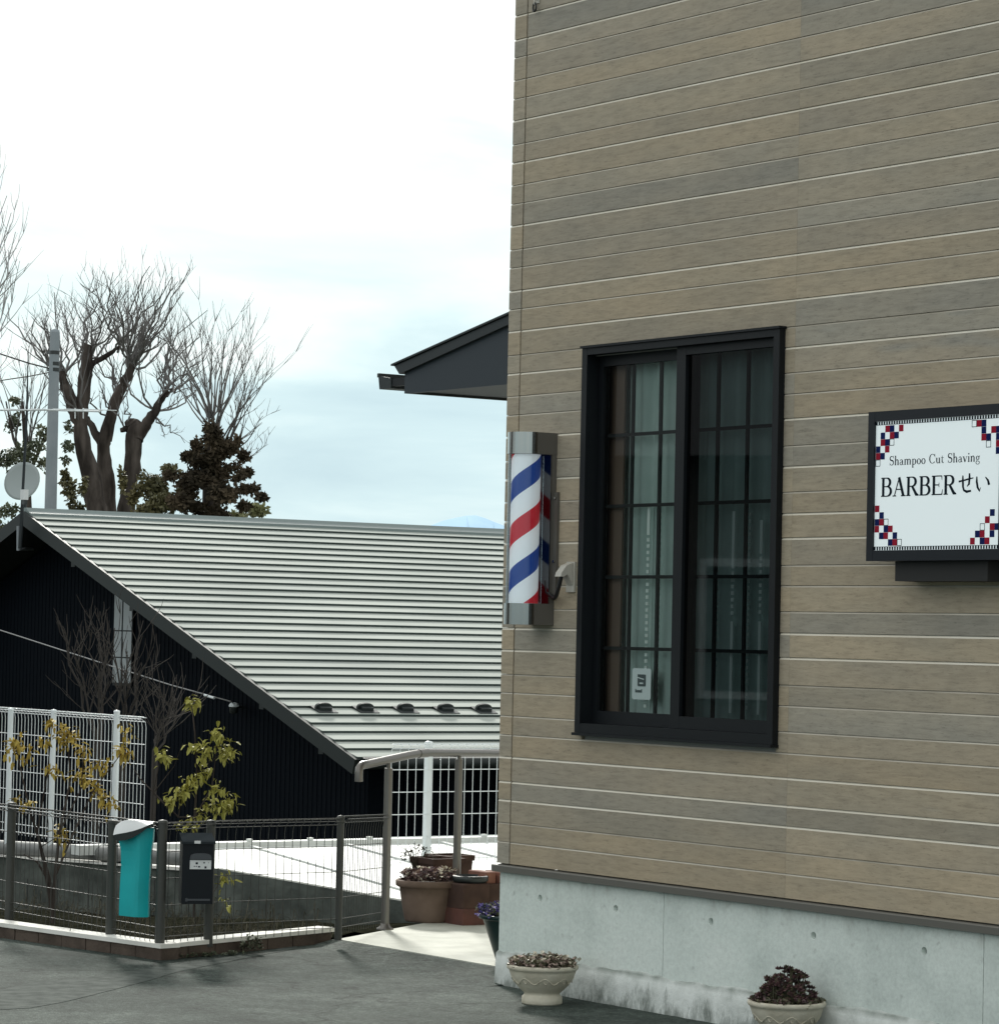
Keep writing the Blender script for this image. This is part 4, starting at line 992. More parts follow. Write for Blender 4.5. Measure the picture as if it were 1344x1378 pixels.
# ------------------------------------------------------------------ wire fences
def wire_panel(P, Q, zb, zt, sp, rad, bars, roll=.05, foot=True, zsl=0.0):
    """welded mesh between two points (u,w): bent-over top roll, verticals every sp, horizontals at the given heights"""
    P = Vector((*P, 0)); Q = Vector((*Q, 0)); L_ = (Q - P).length; d = (Q - P) / L_; nrm = Vector((d.y, -d.x, 0))
    q = MB(); n = max(1, int(round(L_ / sp)))
    h = zt - zb
    prof = [(0, h - roll * 1.7), (roll * .15, h - roll * .8), (roll * .9, h - roll * .35), (roll * .55, h), (0, h - roll * .15)]
    for i in range(n + 1):
        c_ = P + d * L_ * i / n; dz = zsl * i / n
        pts = [c_ + Vector((0, 0, zb + dz)), c_ + Vector((0, 0, zb + dz + prof[0][1]))] + [c_ + nrm * a_ + Vector((0, 0, zb + dz + b_)) for a_, b_ in prof[1:]]
        q.tube(pts, rad, 4, cap=False)
    for b_ in bars: q.tube([P + Vector((0, 0, zb + b_)) + nrm * .004, Q + Vector((0, 0, zb + b_ + zsl)) + nrm * .004], rad, 4, cap=False)
    for a_, b_ in prof[1:]: q.tube([P + nrm * a_ + Vector((0, 0, zb + b_)), Q + nrm * a_ + Vector((0, 0, zb + b_ + zsl))], rad, 4, cap=False)
    return q
def post(P, zb, zt, r_, parent, mt, square=False):
    q = MB()
    if square: q.bbox((P[0] - r_, P[1] - r_, zb), (P[0] + r_, P[1] + r_, zt), .004)
    else:
        q.tube([(P[0], P[1], zb), (P[0], P[1], zt - .008)], r_, 12, cap=False); q.lathe((P[0], P[1], zt - .012), [(r_ * 1.08, 0), (r_ * 1.08, .006), (r_ * .8, .012), (0, .015)], 12)
    return q.build('post', mt, parent)
# brown mesh fence on the kerb: runs left and back from its corner post
KN = Vector((KD.y, -KD.x, 0))
if KN.y < 0: KN = -KN
bf = thing('mesh_fence', 'low brown steel mesh fence round the planting bed at the street corner', 'fence', (K0.x, K0.y, .07))
c0 = hz(215, 1270, .07); c1 = hz(148, 1258, .07); c2 = hz(280, 1265, .07); c3 = hz(455, 1257, .07)
c0, c1, c2, c3 = [Vector((q_.x, q_.y, 0)) for q_ in (c0, c1, c2, c3)]
ztop = hit(215, 1104, F2W(c0), Vector((0, 1, 0))).z
dl = (c1 - c0).normalized(); cl = [c1 + dl * (1.0 * i) for i in range(1, 5)]
for q_, z_ in [(c0, ztop), (c1, hit(148, 1104, F2W(c1), Vector((0, 1, 0))).z), (c2, hit(280, 1104, F2W(c2), Vector((0, 1, 0))).z), (c3, hit(455, 1098, F2W(c3), Vector((0, 1, 0))).z)] + [(x_, ztop) for x_ in cl]:
    post((q_.x, q_.y), .04, z_, .0215 if q_ is not c3 else .0175, bf, 'brown_steel')
bars = [.03, .07, .17, .29, .41]
e4 = Vector((-2.17, .73, 0))
def wp_(a_, b_, zt_): wire_panel((a_.x, a_.y), (b_.x, b_.y), .07, zt_, .045, .0019, bars, .04).build('mesh_panel', 'brown_steel', bf)
wp_(c1 + dl * 4, c0, ztop - .01); wp_(c0, c2, ztop - .01)
z3 = hit(455, 1098, F2W(c3), Vector((0, 1, 0))).z
off_ = Vector((.0, .0, 0))
wp_(c2, c3, z3 - .01); wire_panel((c3.x, c3.y), (e4.x, e4.y), .07, z3, .045, .0019, bars, .04, zsl=-.03).build('mesh_panel', 'brown_steel', bf)

# kerb of bricks with a pale cap
kb = thing('brick_kerb', 'low brown brick kerb with a pale cap around the planting bed', 'kerb', (K0.x, K0.y, 0))
KN2 = Vector((-KR.y, KR.x, 0))
if KN2.x > 0: KN2 = -KN2
def sweep_box(mb, P, D, Nn, l0, l1, n0, n1, z0, z1):
    c_ = [P + D * l0 + Nn * n0, P + D * l1 + Nn * n0, P + D * l1 + Nn * n1, P + D * l0 + Nn * n1]
    cr_ = (c_[1] - c_[0]).cross(c_[3] - c_[0]).z
    if cr_ < 0: c_ = c_[::-1]
    mb.prism([(q_.x, q_.y, z0) for q_ in c_], (0, 0, z1 - z0))
bl = .185; meshes = {}
for (P, D, Nn, Ltot) in ((K0, KD, KN, 11.8), (K0, KR, KN2, (KE - K0).length - .02)):
    nbk = int(Ltot / bl)
    for i in range(nbk):
        q = MB(); jj = rnd.uniform(-.002, .002)
        l0 = .0 if i == 0 else i * bl + .004
        sweep_box(q, P, D, Nn, l0 if D is KD else l0 + .10 * (i == 0), (i + 1) * bl - .002, jj, .10, 0.0, .052)
        q.build('brick', 'kerb_brick', kb)
    q = MB(); sweep_box(q, P, D, Nn, 0.004, Ltot, .014, .096, .0, .050); q.build('mortar', 'kerb_brick', kb)
    q = MB(); sweep_box(q, P, D, Nn, -.004 if D is KD else .105, Ltot + .01, -.006, .105, .0525, .072); q.build('kerb_cap', 'kerb_cap', kb)

# white mesh fences
fu = -5.72
wl = thing('white_mesh_fence', 'white wire mesh fence in front of the dark gable at far left', 'fence', (-6.8, 1.46, .1), 'white mesh fences')
fa, fb = hw(10, 955, 1.46), hw(197, 962, 1.46)
ztl = (fa.z + fb.z) / 2
xl_ = fb.x - 3.6
wire_panel((xl_, 1.46), (fb.x, 1.46), .13, ztl, .048, .0021, [.02, .07, .17, .29, .41, .53, .65], .038).build('mesh_panel', 'white_steel', wl)
for px, pt, rr in ((12, 953, .021), (70, 955, .021), (155, 956, .021)):
    q_ = hw(px, 1120, 1.44); post((q_.x, 1.43), 0.04, hw(px, pt, 1.43).z, .0185, wl, 'white_steel')
post((hw(12, 1000, 1.43).x - 1.0, 1.43), .02, ztl + .01, .0185, wl, 'white_steel')
wr = thing('white_mesh_fence', 'white wire mesh fence behind the handrail at the end of the path', 'fence', (fu, 3.3, .02), 'white mesh fences')
ra_, rb_ = hu(527, 1005, fu), hu(640, 1003, fu)
ztr = hu(600, 1001, fu).z
def zsf(x): return sz_(x)
wire_panel((fu, ra_.y), (fu, ra_.y + 4.5), .052, ztr, .062, .0026, [.02, .16, .30, .44, .58], .040).build('mesh_panel', 'white_steel', wr)
pp = hu(577, 1100, fu)
post((fu - .02, pp.y), .055, hu(577, 998, fu).z, .024, wr, 'white_steel'); post((fu - .02, pp.y + 2.0), .055, ztr + .02, .024, wr, 'white_steel')

# ------------------------------------------------------------------ handrail
h1, h2 = hz(518, 1251, .022), hz(613, 1238, .022)
hr = thing('handrail', 'bronze coloured steel handrail with a turned down end along the path', 'handrail', (h1.x, h1.y, .022))
P1 = F2W(h1); Dh = (F2W(h2) - P1); Dh.z = 0; nh = Vector((Dh.y, -Dh.x, 0)).normalized()
def HR_(px, py): return hit(px, py, P1, nh)
rl = [HR_(483, 1052), HR_(483, 1040), HR_(483.5, 1034), HR_(487, 1030), HR_(495, 1028.5), HR_(520, 1023), HR_(550, 1016.5), HR_(567, 1013.5), HR_(582, 1013.2), HR_(640, 1013.5), HR_(690, 1014.5)]
q = MB(); q.tube(rl, .0200, 12); q.build('rail', 'rail_steel', hr)
q = MB(); q.tube([HR_(563, 1014.3), HR_(575, 1013.4)], .0225, 12); q.build('joint_collar', 'rail_steel', hr)
for a_, tp, b_ in ((h1, HR_(521, 1030), 0), (h2, HR_(614.5, 1018), 0)):
    q = MB(); q.tube([(a_.x, a_.y, .022), (a_.x, a_.y, tp.z - .015)], .0205, 12); q.tube([(a_.x, a_.y, tp.z - .02), (a_.x, a_.y, tp.z + .012)], .010, 8); po = q.build('post', 'rail_steel', hr)
    q = MB(); q.lathe((a_.x, a_.y, .022), [(.042, 0), (.042, .006), (.028, .014), (.0215, .03)], 16); q.build('base_collar', 'rail_steel', po)

# ------------------------------------------------------------------ leaves and stems helpers
def leafmesh(name, mt, L_=.05, w_=.022, droop=.35):
    me = bpy.data.meshes.new(name)
    vs = [(0, 0, 0), (L_ * .35, w_ * .5, .004 - droop * .004), (L_ * .35, -w_ * .5, .004), (L_ * .35, 0, -.002), (L_ * .75, w_ * .38, -L_ * droop * .35), (L_ * .75, -w_ * .38, -L_ * droop * .35), (L_ * .75, 0, -L_ * droop * .35 - .003), (L_, 0, -L_ * droop * .75)]
    me.from_pydata(vs, [], [(0, 3, 1), (0, 2, 3), (1, 3, 6, 4), (3, 2, 5, 6), (4, 6, 7), (6, 5, 7)])
    me.materials.append(MATS[mt]); me.update(); return me
def leafy_shrub(name, label, cat, base, stems, clusters, mats_, nleaf, size, stem_mat='bark', per=12, grp=None):
    th = thing(name, label, cat, base, grp)
    q = MB()
    for pts, r0, r1 in stems:
        n = len(pts); q.tube(pts, [r0 + (r1 - r0) * i / (n - 1) for i in range(n)], 6)
    q.build('stem', stem_mat, th)
    ms = [leafmesh('leaf', m_, size * k_, size * k_ * .42, dr) for m_ in mats_ for k_, dr in ((1, .5), (.8, .9), (1.15, .3))]
    bb = Vector(base)
    for c_, n in clusters:
        for i in range(int(n * 1.55)):
            a_ = rnd.uniform(0, 2 * math.pi); tilt = rnd.uniform(-.5, 1.15); o_ = Vector((rnd.gauss(0, .018), rnd.gauss(0, .018), rnd.gauss(0, .018)))
            mt = Matrix.Translation(c_ - bb + o_) @ Matrix.Rotation(a_, 4, 'Z') @ Matrix.Rotation(tilt, 4, 'Y') @ Matrix.Rotation(rnd.uniform(-.5, .5), 4, 'X')
            piece('leaf', rnd.choice(ms), th, mt)
    q = MB(); me0 = [tuple(v_.co) for v_ in ms[0].vertices]; fc0 = [tuple(f_.vertices) for f_ in ms[0].polygons]
    for c_, n in clusters:
        for i in range(int(n * 1.5)):
            mt = Matrix.Translation(c_ + Vector((rnd.gauss(0, .022), rnd.gauss(0, .022), rnd.gauss(0, .022)))) @ Matrix.Rotation(rnd.uniform(0, 6.28), 4, 'Z') @ Matrix.Rotation(rnd.uniform(-.3, 1.3), 4, 'Y') @ Matrix.Scale(rnd.uniform(.45, .8), 4)
            q.add([mt @ Vector(v_) for v_ in me0], fc0)
    q.build('small_leaves', mats_[0], th, kind='stuff')
    return th
def bez(P, Q, sag=0.0, n=5, jit=0.01, r=rnd):
    P, Q = Vector(P), Vector(Q); out_ = []
    for i in range(n + 1):
        t_ = i / n; v_ = P.lerp(Q, t_) + Vector((r.uniform(-jit, jit), r.uniform(-jit, jit), 0)) * math.sin(math.pi * t_); v_.z += sag * math.sin(math.pi * t_); out_.append(v_)
    return out_

# shrub with lime green drooping leaves behind the mailbox
dS = 15.9
cl = [(258, 945, 12), (219, 1018, 13), (290, 985, 9), (297, 992, 8), (262, 1003, 6), (275, 1012, 14), (300, 1012, 12), (312, 1010, 8), (275, 1035, 7), (245, 1062, 14), (255, 1055, 8), (229, 1074, 7), (237, 1078, 5), (290, 1062, 8), (305, 1085, 12), (292, 1090, 8), (312, 1078, 6), (266, 1045, 7), (258, 1108, 8), (246, 1112, 5), (270, 1095, 6), (300, 1182, 7), (305, 1212, 3), (280, 1076, 5)]
bs = hy(262, 1215, dS); root = Vector((bs.x, bs.y, .03))
def pt(px, py, d=dS): return hy(px, py, d + rnd.uniform(-.06, .06))
mids = {k_: hy(*k_, dS) for k_ in ((262, 1100), (265, 1040), (262, 985), (285, 1060), (240, 1100), (290, 1020), (228, 1060))}
stems = [([root, mids[(262, 1100)], mids[(265, 1040)], mids[(262, 985)], hy(258, 950, dS)], .008, .003),
         ([mids[(262, 1100)], mids[(285, 1060)], mids[(290, 1020)], hy(292, 985, dS)], .005, .002), ([mids[(262, 1100)], mids[(240, 1100)], hy(206, 1068, dS), hy(216, 1020, dS)], .005, .002),
         ([mids[(262, 1100)], hy(300, 1085, dS)], .004, .002), ([mids[(265, 1040)], hy(300, 1012, dS)], .003, .002), ([hy(240, 1100, dS), hy(246, 1062, dS)], .004, .002), ([root, hy(300, 1180, dS)], .003, .002),
         ([mids[(240, 1100)], hy(190, 1050, dS), hy(180, 1035, dS)], .004, .0015), ([hy(206, 1068, dS), hy(235, 1030, dS), hy(246, 1000, dS)], .003, .001)]
leafy_shrub('leafy_shrub', 'slender shrub with drooping lime green leaf tufts behind the black mailbox', 'shrub', tuple(root), stems, [(pt(x, y), n) for x, y, n in cl], ['leaf_lime'], 0, .047)
# golden shrub in front of the white fence
cl = [(20, 1000, 8), (30, 997, 5), (38, 1010, 5), (70, 975, 8), (85, 985, 8), (100, 990, 8), (90, 1000, 7), (60, 998, 6), (112, 1010, 8), (70, 1035, 5), (75, 1040, 4), (110, 1042, 8), (120, 1050, 8), (128, 1062, 7), (140, 1075, 8), (150, 1080, 5), (160, 1010, 8), (172, 1018, 7), (170, 985, 6), (140, 1030, 6), (98, 1050, 4), (35, 1083, 5), (22, 1078, 4), (80, 1122, 8), (88, 1128, 4), (30, 1024, 3), (15, 1008, 4), (118, 1030, 4)]
bs = hy(72, 1235, dS); root = Vector((bs.x, bs.y, .03))
hb_ = lambda x, y: hy(x, y, dS)
stems = [([root, hb_(68, 1190), hb_(55, 1140), hb_(40, 1090), hb_(22, 1010)], .012, .003), ([root, hb_(74, 1180), hb_(80, 1120), hb_(95, 1050), hb_(90, 985)], .012, .003), ([hb_(74, 1180), hb_(95, 1130), hb_(125, 1065), hb_(165, 1012)], .007, .002),
         ([hb_(68, 1190), hb_(50, 1160), hb_(32, 1150)], .008, .003), ([hb_(80, 1120), hb_(110, 1060), hb_(112, 1010)], .005, .002), ([root, hb_(62, 1180), hb_(50, 1120), hb_(64, 1040), hb_(70, 975)], .009, .002), ([hb_(125, 1065), hb_(150, 1080)], .003, .002), ([hb_(55, 1140), hb_(80, 1125)], .003, .002)]
leafy_shrub('leafy_shrub', 'sparse shrub with golden yellow leaves in front of the white fence', 'shrub', tuple(root), stems, [(pt(x, y), n) for x, y, n in cl], ['leaf_gold'], 0, .045)

# ------------------------------------------------------------------ newspaper holder
nh_ = hy(182, 1170, 14.62)
nb = thing('newspaper_holder', 'teal newspaper holder with a curved pale grey lid hanging on the mesh fence', 'newspaper holder', (nh_.x, nh_.y, .2))
def fr_local(vx, dy, z):            # point given as metres across / towards the camera at the holder's distance, in the street grid
    w_ = F2W(nh_); return W2F((w_.x + vx, w_.y + dy, z))
def zp(py): return hy(180, py, 14.62).z
def xp(px, py): return (F2W(hy(px, py, 14.62)) - F2W(nh_)).x
rows = []
for py, xa, xb in ((1113, 157, 207), (1128, 158.5, 206), (1145, 162, 203.5), (1165, 162.5, 202), (1190, 161, 200.5), (1212, 160, 199.8), (1233, 159.5, 199.5)):
    x0, x1 = xp(xa, py), xp(xb, py); zz = zp(py); n = 9
    rows.append([fr_local(x0 + (x1 - x0) * (i / n), -.035 * (1 - abs(2 * (i / n) - 1.25) ** 1.3 if True else 0), zz - .004 * i / n) for i in range(n + 1)] + [fr_local(x1 + (x0 - x1) * (i / n), .05, zz - .004 * (1 - i / n)) for i in range(n + 1)])
q = MB(); q.loft(rows, smooth=False); q.add(rows[-1], [tuple(range(20))]); q.add(rows[0], [tuple(range(19, -1, -1))]); q.build('holder_body', 'teal_plastic', nb)
rings = []
out_ = [(154.5, 1118, 1127), (157, 1111, 1130), (164, 1105.5, 1131), (172, 1103.2, 1130), (182, 1103, 1126), (192, 1104.2, 1119.5), (200, 1105.2, 1113), (207, 1104.8, 1108)]
q = MB(); tp, mdl, bt, tpb, btb = [], [], [], [], []
for px, yt, yb in out_:
    x = xp(px, yt); a_, b_ = zp(yt), zp(yb)
    tpb.append(fr_local(x, .06, a_ - .004)); tp.append(fr_local(x, -.03, a_)); mdl.append(fr_local(x, -.062, a_ + (b_ - a_) * .62)); bt.append(fr_local(x, -.060, b_)); btb.append(fr_local(x, .06, b_))
q.loft([tpb, tp, mdl], closed=False, smooth=True); q.loft([mdl, bt], closed=False, mi=1); q.loft([bt, btb], closed=False, mi=1); q.loft([btb, tpb], closed=False, mi=1)
q.add([tpb[0], tp[0], mdl[0], bt[0], btb[0]], [(0, 1, 2, 3, 4)]); q.add([tpb[-1], tp[-1], mdl[-1], bt[-1], btb[-1]], [(4, 3, 2, 1, 0)])
q.build('lid', ['lid_grey', 'guard_black'], nb)
# mailbox
mb0 = hy(266, 1172, 14.55)
ml = thing('mailbox', 'black wall mailbox with a sloped lid and white name label on the fence', 'mailbox', (mb0.x, mb0.y, .25))
ma_ = R(12); mo = F2W(mb0)
def ML(x, y, z):    # x across its face, y back, metres
    c_, s_ = math.cos(ma_), math.sin(ma_)
    return W2F((mo.x + x * c_ + y * -s_ * -1 * -1, mo.y + x * s_ + y * c_, z))
def zm(py): return hy(266, py, 14.55).z
wd = 42 / F * 14.55 / 2; zt_, zb_ = zm(1134), zm(1217); dpt = .11
def mlbox(mb, x0, x1, y0, y1, z0, z1, mi=0, ztb=None):
    c_ = [(x0, y0), (x1, y0), (x1, y1), (x0, y1)]; top = [z1, z1, ztb or z1, ztb or z1]
    vs = [ML(x, y, z0) for x, y in c_] + [ML(x, y, z_) for (x, y), z_ in zip(c_, top)]
    mb.add(vs, [(0, 3, 2, 1), (4, 5, 6, 7), (0, 1, 5, 4), (1, 2, 6, 5), (2, 3, 7, 6), (3, 0, 4, 7)], mi)
q = MB(); mlbox(q, -wd, wd, 0, dpt, zb_, zt_, ztb=zt_ + .028); q.build('box_body', 'mailbox_black', ml)
q = MB(); mlbox(q, -wd - .005, wd + .006, -.016, .0, zt_ - .006, zt_ + .004, ztb=zt_ + .010); mlbox(q, -wd - .004, wd + .004, .0005, dpt + .004, zt_ + .004, zt_ + .010, ztb=zt_ + .036); ld = q.build('lid', 'mailbox_lid', ml)
q = MB(); mlbox(q, -.02, .008, -.019, -.0165, zt_ - .004, zt_ + .008); q.build('lid_tab', 'lid_grey', ml)
q = MB(); n = 12; zf = zm(1157); hwid = .048; cxo = .012
pts = [(cxo - hwid, zf), (cxo + hwid, zf), (cxo + hwid, zf + .010)] + [(cxo + hwid * math.cos(math.pi * i / n) * .98, zf + .012 + .017 * math.sin(math.pi * i / n) ** .7) for i in range(n + 1)] + [(cxo - hwid, zf + .010)]
f_ = [ML(x, -.008, z_) for x, z_ in pts]; b_ = [ML(x, -.0005, z_) for x, z_ in pts]
q.loft([b_, f_]); q.add(f_, [tuple(range(len(f_)))]); q.build('slot_flap', 'mailbox_flap', ml)
q = MB(); mlbox(q, cxo - hwid, cxo + hwid, -.0025, -.0005, zm(1170), zm(1157.8)); q.build('name_label', 'lid_grey', ml)
q = MB()
for x, y, w_, h_ in ((-.022, 1160.6, .012, .009), (.012, 1160.5, .010, .005), (-.030, 1165.5, .006, .004), (-.021, 1165.5, .006, .004), (-.011, 1165.8, .012, .006), (.018, 1166, .011, .010), (.034, 1160.8, .004, .003)):
    mlbox(q, cxo + x, cxo + x + w_ * .8, -.0032, -.0026, zm(y) - h_, zm(y))
q.build('label_print', 'ink_black', ml)
q = MB(); mlbox(q, -wd + .018, wd - .012, -.002, -.0004, zm(1212.5), zm(1210)); mlbox(q, -wd + .018, -wd + .028, -.0024, -.0004, zm(1213.5), zm(1209)); q.build('embossed_line', 'mailbox_flap', ml)

# ------------------------------------------------------------------ pots
def stems_plant(mb, c, rx, n, h, leafs, r=rnd, mi_=(0, 1), fl=0.3, lsz=.012, dome=.5):
    for i in range(n):
        a_ = r.uniform(0, 2 * math.pi); k_ = math.sqrt(r.random()); x, y = c[0] + math.cos(a_) * k_ * rx, c[1] + math.sin(a_) * k_ * rx
        hh = h * (1 - dome * k_ * k_) * r.uniform(.45, 1.0); top = Vector((x + math.cos(a_) * .02 * k_, y + math.sin(a_) * .02 * k_, c[2] + hh))
        for j in range(leafs):
            b_ = r.uniform(0, 2 * math.pi); el_ = r.uniform(-.5, 1.1); d = Vector((math.cos(b_) * math.cos(el_), math.sin(b_) * math.cos(el_), math.sin(el_)))
            s_ = d.cross(Vector((0, 0, 1))).normalized(); l_ = lsz * r.uniform(.7, 1.3); p0 = top - Vector((0, 0, r.uniform(0, hh * .7) if j > leafs * .5 else 0))
            p0 = p0 + Vector((r.gauss(0, lsz * .4), r.gauss(0, lsz * .4), 0))
            upv = s_.cross(d) * l_ * .18
            mb.add([p0, p0 + d * l_ * .5 + s_ * l_ * .38 + upv, p0 + d * l_, p0 + d * l_ * .5 - s_ * l_ * .38 + upv], [(0, 1, 2, 3)], mi_[0] if r.random() > fl else mi_[1])
def bowl_pot(base, label, plant):
    th = thing('bowl_planter', label, 'planter', base, 'footed cream bowl planters along the shop wall')
    q = MB()
    prof = [(.0, .002), (.080, .0), (.083, .006), (.081, .030), (.074, .036), (.072, .044), (.082, .052), (.108, .078), (.127, .108), (.134, .128), (.1365, .137), (.142, .140), (.1455, .146), (.1455, .154), (.141, .158), (.132, .158), (.127, .152), (.124, .135), (.0, .133)]
    q.lathe(base, prof, 48); q.build('bowl', 'stoneware', th)
    # scrolled relief round the belly
    q = MB(); n = 9
    for i in range(n):
        a0 = 2 * math.pi * i / n
        pts = []
        for j in range(15):
            t_ = j / 14; a_ = a0 + (2 * math.pi / n) * (t_ * .95); zz = .098 + .012 * math.sin(t_ * 2 * math.pi); rr = .121 + (zz - .098) * .5
            pts.append((base[0] + math.cos(a_) * rr, base[1] + math.sin(a_) * rr, base[2] + zz))
        q.tube(pts, .0024, 5)
        a_ = a0 + .2; pts = [(base[0] + math.cos(a_ + .07 * math.cos(k_)) * (.120), base[1] + math.sin(a_ + .07 * math.cos(k_)) * (.120), base[2] + .098 + .009 * math.sin(k_)) for k_ in [j * .7 for j in range(8)]]
        q.tube(pts, .0024, 5)
    q.build('relief', 'stoneware', th)
    q = MB(); q.lathe(base, [(.0, .142), (.06, .146), (.1235, .140)], 24); q.build('soil', 'potting_soil', th)
    plant(th, (base[0], base[1], base[2] + .142))
    return th
def pl1(th, c):
    q = MB(); stems_plant(q, c, .112, 130, .050, 9, mi_=(0, 1), fl=.45, lsz=.019, dome=.35); q.build('flowers', ['sedum_green', 'petal_rose'], th)
    q = MB(); stems_plant(q, c, .110, 30, .056, 6, mi_=(0, 0), lsz=.020, dome=.3); q.build('flowers', 'petal_cream', th)
def pl2(th, c):
    q = MB(); r = random.Random(5)
    def rosette(p, s_):
        for j in range(11):
            b_ = j * 2.4; el_ = .15 + .1 * j; d = Vector((math.cos(b_) * math.cos(el_), math.sin(b_) * math.cos(el_), math.sin(el_))); sd2 = d.cross(Vector((0, 0, 1))).normalized() * s_ * .33
            q.add([p, p + d * s_ * .55 + sd2, p + d * s_, p + d * s_ * .55 - sd2, p + d * s_ * .5 + Vector((0, 0, s_ * .2))], [(0, 1, 4), (1, 2, 4), (2, 3, 4), (3, 0, 4)], 0 if r.random() > .2 else 1)
    for i in range(190):
        a_ = r.uniform(0, 2 * math.pi); k_ = math.sqrt(r.random()); x = c[0] + math.cos(a_) * k_ * .105; y = c[1] + math.sin(a_) * k_ * .105
        hh = (.125 * max(0, 1 - ((x - c[0]) / .095) ** 2) * max(.1, 1 - (k_ * .85) ** 2) + .022) * r.uniform(.55, 1.05); rosette(Vector((x, y, c[2] + hh)), r.uniform(.013, .022))
        if i % 3 == 0: q.tube([(x, y, c[2]), (x, y, c[2] + hh)], .0025, 4, mi=1)
    stems_plant(q, c, .116, 170, .030, 7, r=r, mi_=(1, 0), fl=.4, lsz=.017, dome=.2)
    q.build('succulents', ['sedum_dark', 'sedum_green'], th)
b1 = hz(729, 1351, 0); bowl_pot((b1.x, b1.y, 0), 'cream footed bowl of low pale faded flowers at the shop corner', pl1)
b2 = hz(1069, 1404, 0); bowl_pot((b2.x, min(b2.y, -.16), 0), 'cream bowl with a mound of dark red succulents, cut by the lower picture edge', pl2)
# terracotta pot
tp_ = hz(575, 1240, .022); base = (tp_.x, tp_.y, .022)
th = thing('terracotta_pot', 'big brownish terracotta pot of faded flowers between the handrail posts', 'pot', base)
q = MB(); q.lathe(base, [(0, 0), (.112, 0), (.118, .01), (.128, .06), (.140, .13), (.146, .172), (.157, .176), (.166, .183), (.167, .207), (.160, .212), (.150, .208), (.146, .19), (0, .188)], 36); q.build('pot_body', 'terracotta', th)
q = MB(); q.lathe(base, [(0, .196), (.146, .192)], 20); q.build('soil', 'potting_soil', th)
q = MB(); stems_plant(q, (tp_.x, tp_.y, .215), .12, 110, .075, 9, fl=.35, lsz=.024, dome=.3); q.build('flowers', ['sedum_dark', 'petal_rose'], th)
q = MB(); stems_plant(q, (tp_.x, tp_.y, .215), .11, 22, .085, 6, mi_=(0, 0), lsz=.024, dome=.2); q.build('flowers', 'petal_cream', th)
# dark green pot
gp = hz(684, 1294, .022); base = (gp.x, gp.y, .022)
th = thing('green_pot', 'dark green plastic pot of purple pansies behind the shop corner', 'pot', base)
q = MB(); q.lathe(base, [(0, 0), (.055, 0), (.062, .02), (.118, .185), (.121, .189), (.137, .192), (.139, .207), (.133, .210), (.128, .206), (.120, .19), (0, .188)], 32); q.build('pot_body', 'green_plastic', th)
q = MB(); stems_plant(q, (gp.x, gp.y, .20), .12, 120, .085, 8, fl=.5, lsz=.022, dome=.3); q.build('flowers', ['leaf_green', 'petal_purple'], th)
q = MB(); stems_plant(q, (gp.x, gp.y, .20), .12, 16, .07, 5, mi_=(0, 0), lsz=.02, dome=.3); q.build('flowers', 'petal_cream', th)
# planters and bricks at the back of the path
def trough(c, lu, lwid, z0, z1, name, label, cat, mt, soil=True, lip=.012):
    th = thing(name, label, cat, (c[0], c[1], z0))
    q = MB(); a_, b_ = lu / 2, lwid / 2; ins = .02
    def ring(k_, z_, l=a_, w_=b_): return [(c[0] - l + k_, c[1] - w_ + k_, z_), (c[0] + l - k_, c[1] - w_ + k_, z_), (c[0] + l - k_, c[1] + w_ - k_, z_), (c[0] - l + k_, c[1] + w_ - k_, z_)]
    q.loft([ring(ins, z0), ring(.006, z1 - .03), ring(-lip * .2, z1 - .03), ring(-lip * .3, z1), ring(.015, z1), ring(.02, z1 - .03)]); q.add(ring(ins, z0), [(3, 2, 1, 0)])
    q.build('trough_body', mt, th)
    if soil: q = MB(); q.add(ring(.02, z1 - .025), [(0, 1, 2, 3)]); q.build('soil', 'potting_soil', th)
    return th
def atd(px, d): return hy(px, 1200, d)
c_ = atd(588, 17.05); trough(c_, .22, .20, .022, hy(588, 1154, 17.05).z, 'planter_box', 'tall brown square planter behind the terracotta pot', 'planter', 'terracotta_dark')
c_ = atd(604, 17.6); trough(c_, .18, .20, .022, hy(604, 1150, 17.6).z, 'planter_box', 'rearmost reddish planter box beside the second handrail post', 'planter', 'terracotta_dark')
for k_, (px, dd, lb) in enumerate(((628, 16.45, 'left of the two rusty red blocks standing by the second handrail post'), (656, 16.55, 'rusty red block carrying bricks, next to the shop corner'))):
    c_ = atd(px, dd); th = thing('paving_block', lb, 'block', (c_.x, c_.y, .022), 'red blocks at the back of the path')
    q = MB(); q.bbox((c_.x - .095, c_.y - .085, .022), (c_.x + .095, c_.y + .085, .105), .006); q.build('block_body', 'brick_red', th)
    q = MB(); q.bbox((c_.x - .09, c_.y - .082, .106), (c_.x + .09, c_.y + .082, hy(px, 1188, dd).z), .006); q.build('block_body', 'terracotta_dark', th)
    zt2 = hy(px, 1188, dd).z
    if k_ == 1: brk = (c_, zt2)
    else: dpl = (c_, zt2)
c_, zt2 = brk
for i_, (du, dw, l1, lb) in enumerate(((-.01, -.02, .10, 'orange brick lying on the right red block'), (.03, .055, .10, 'second orange brick lying behind the first on the right red block'))):
    q = MB(); q.bbox((c_.x - l1 + du, c_.y - .03 + dw, zt2 + .001), (c_.x + .07 + du, c_.y + .03 + dw, zt2 + .058), .004); o = q.build('brick', 'brick_orange', base=(c_.x, c_.y, zt2)); tag(o, lb, 'brick', 'loose orange bricks')
c_, zt2 = dpl
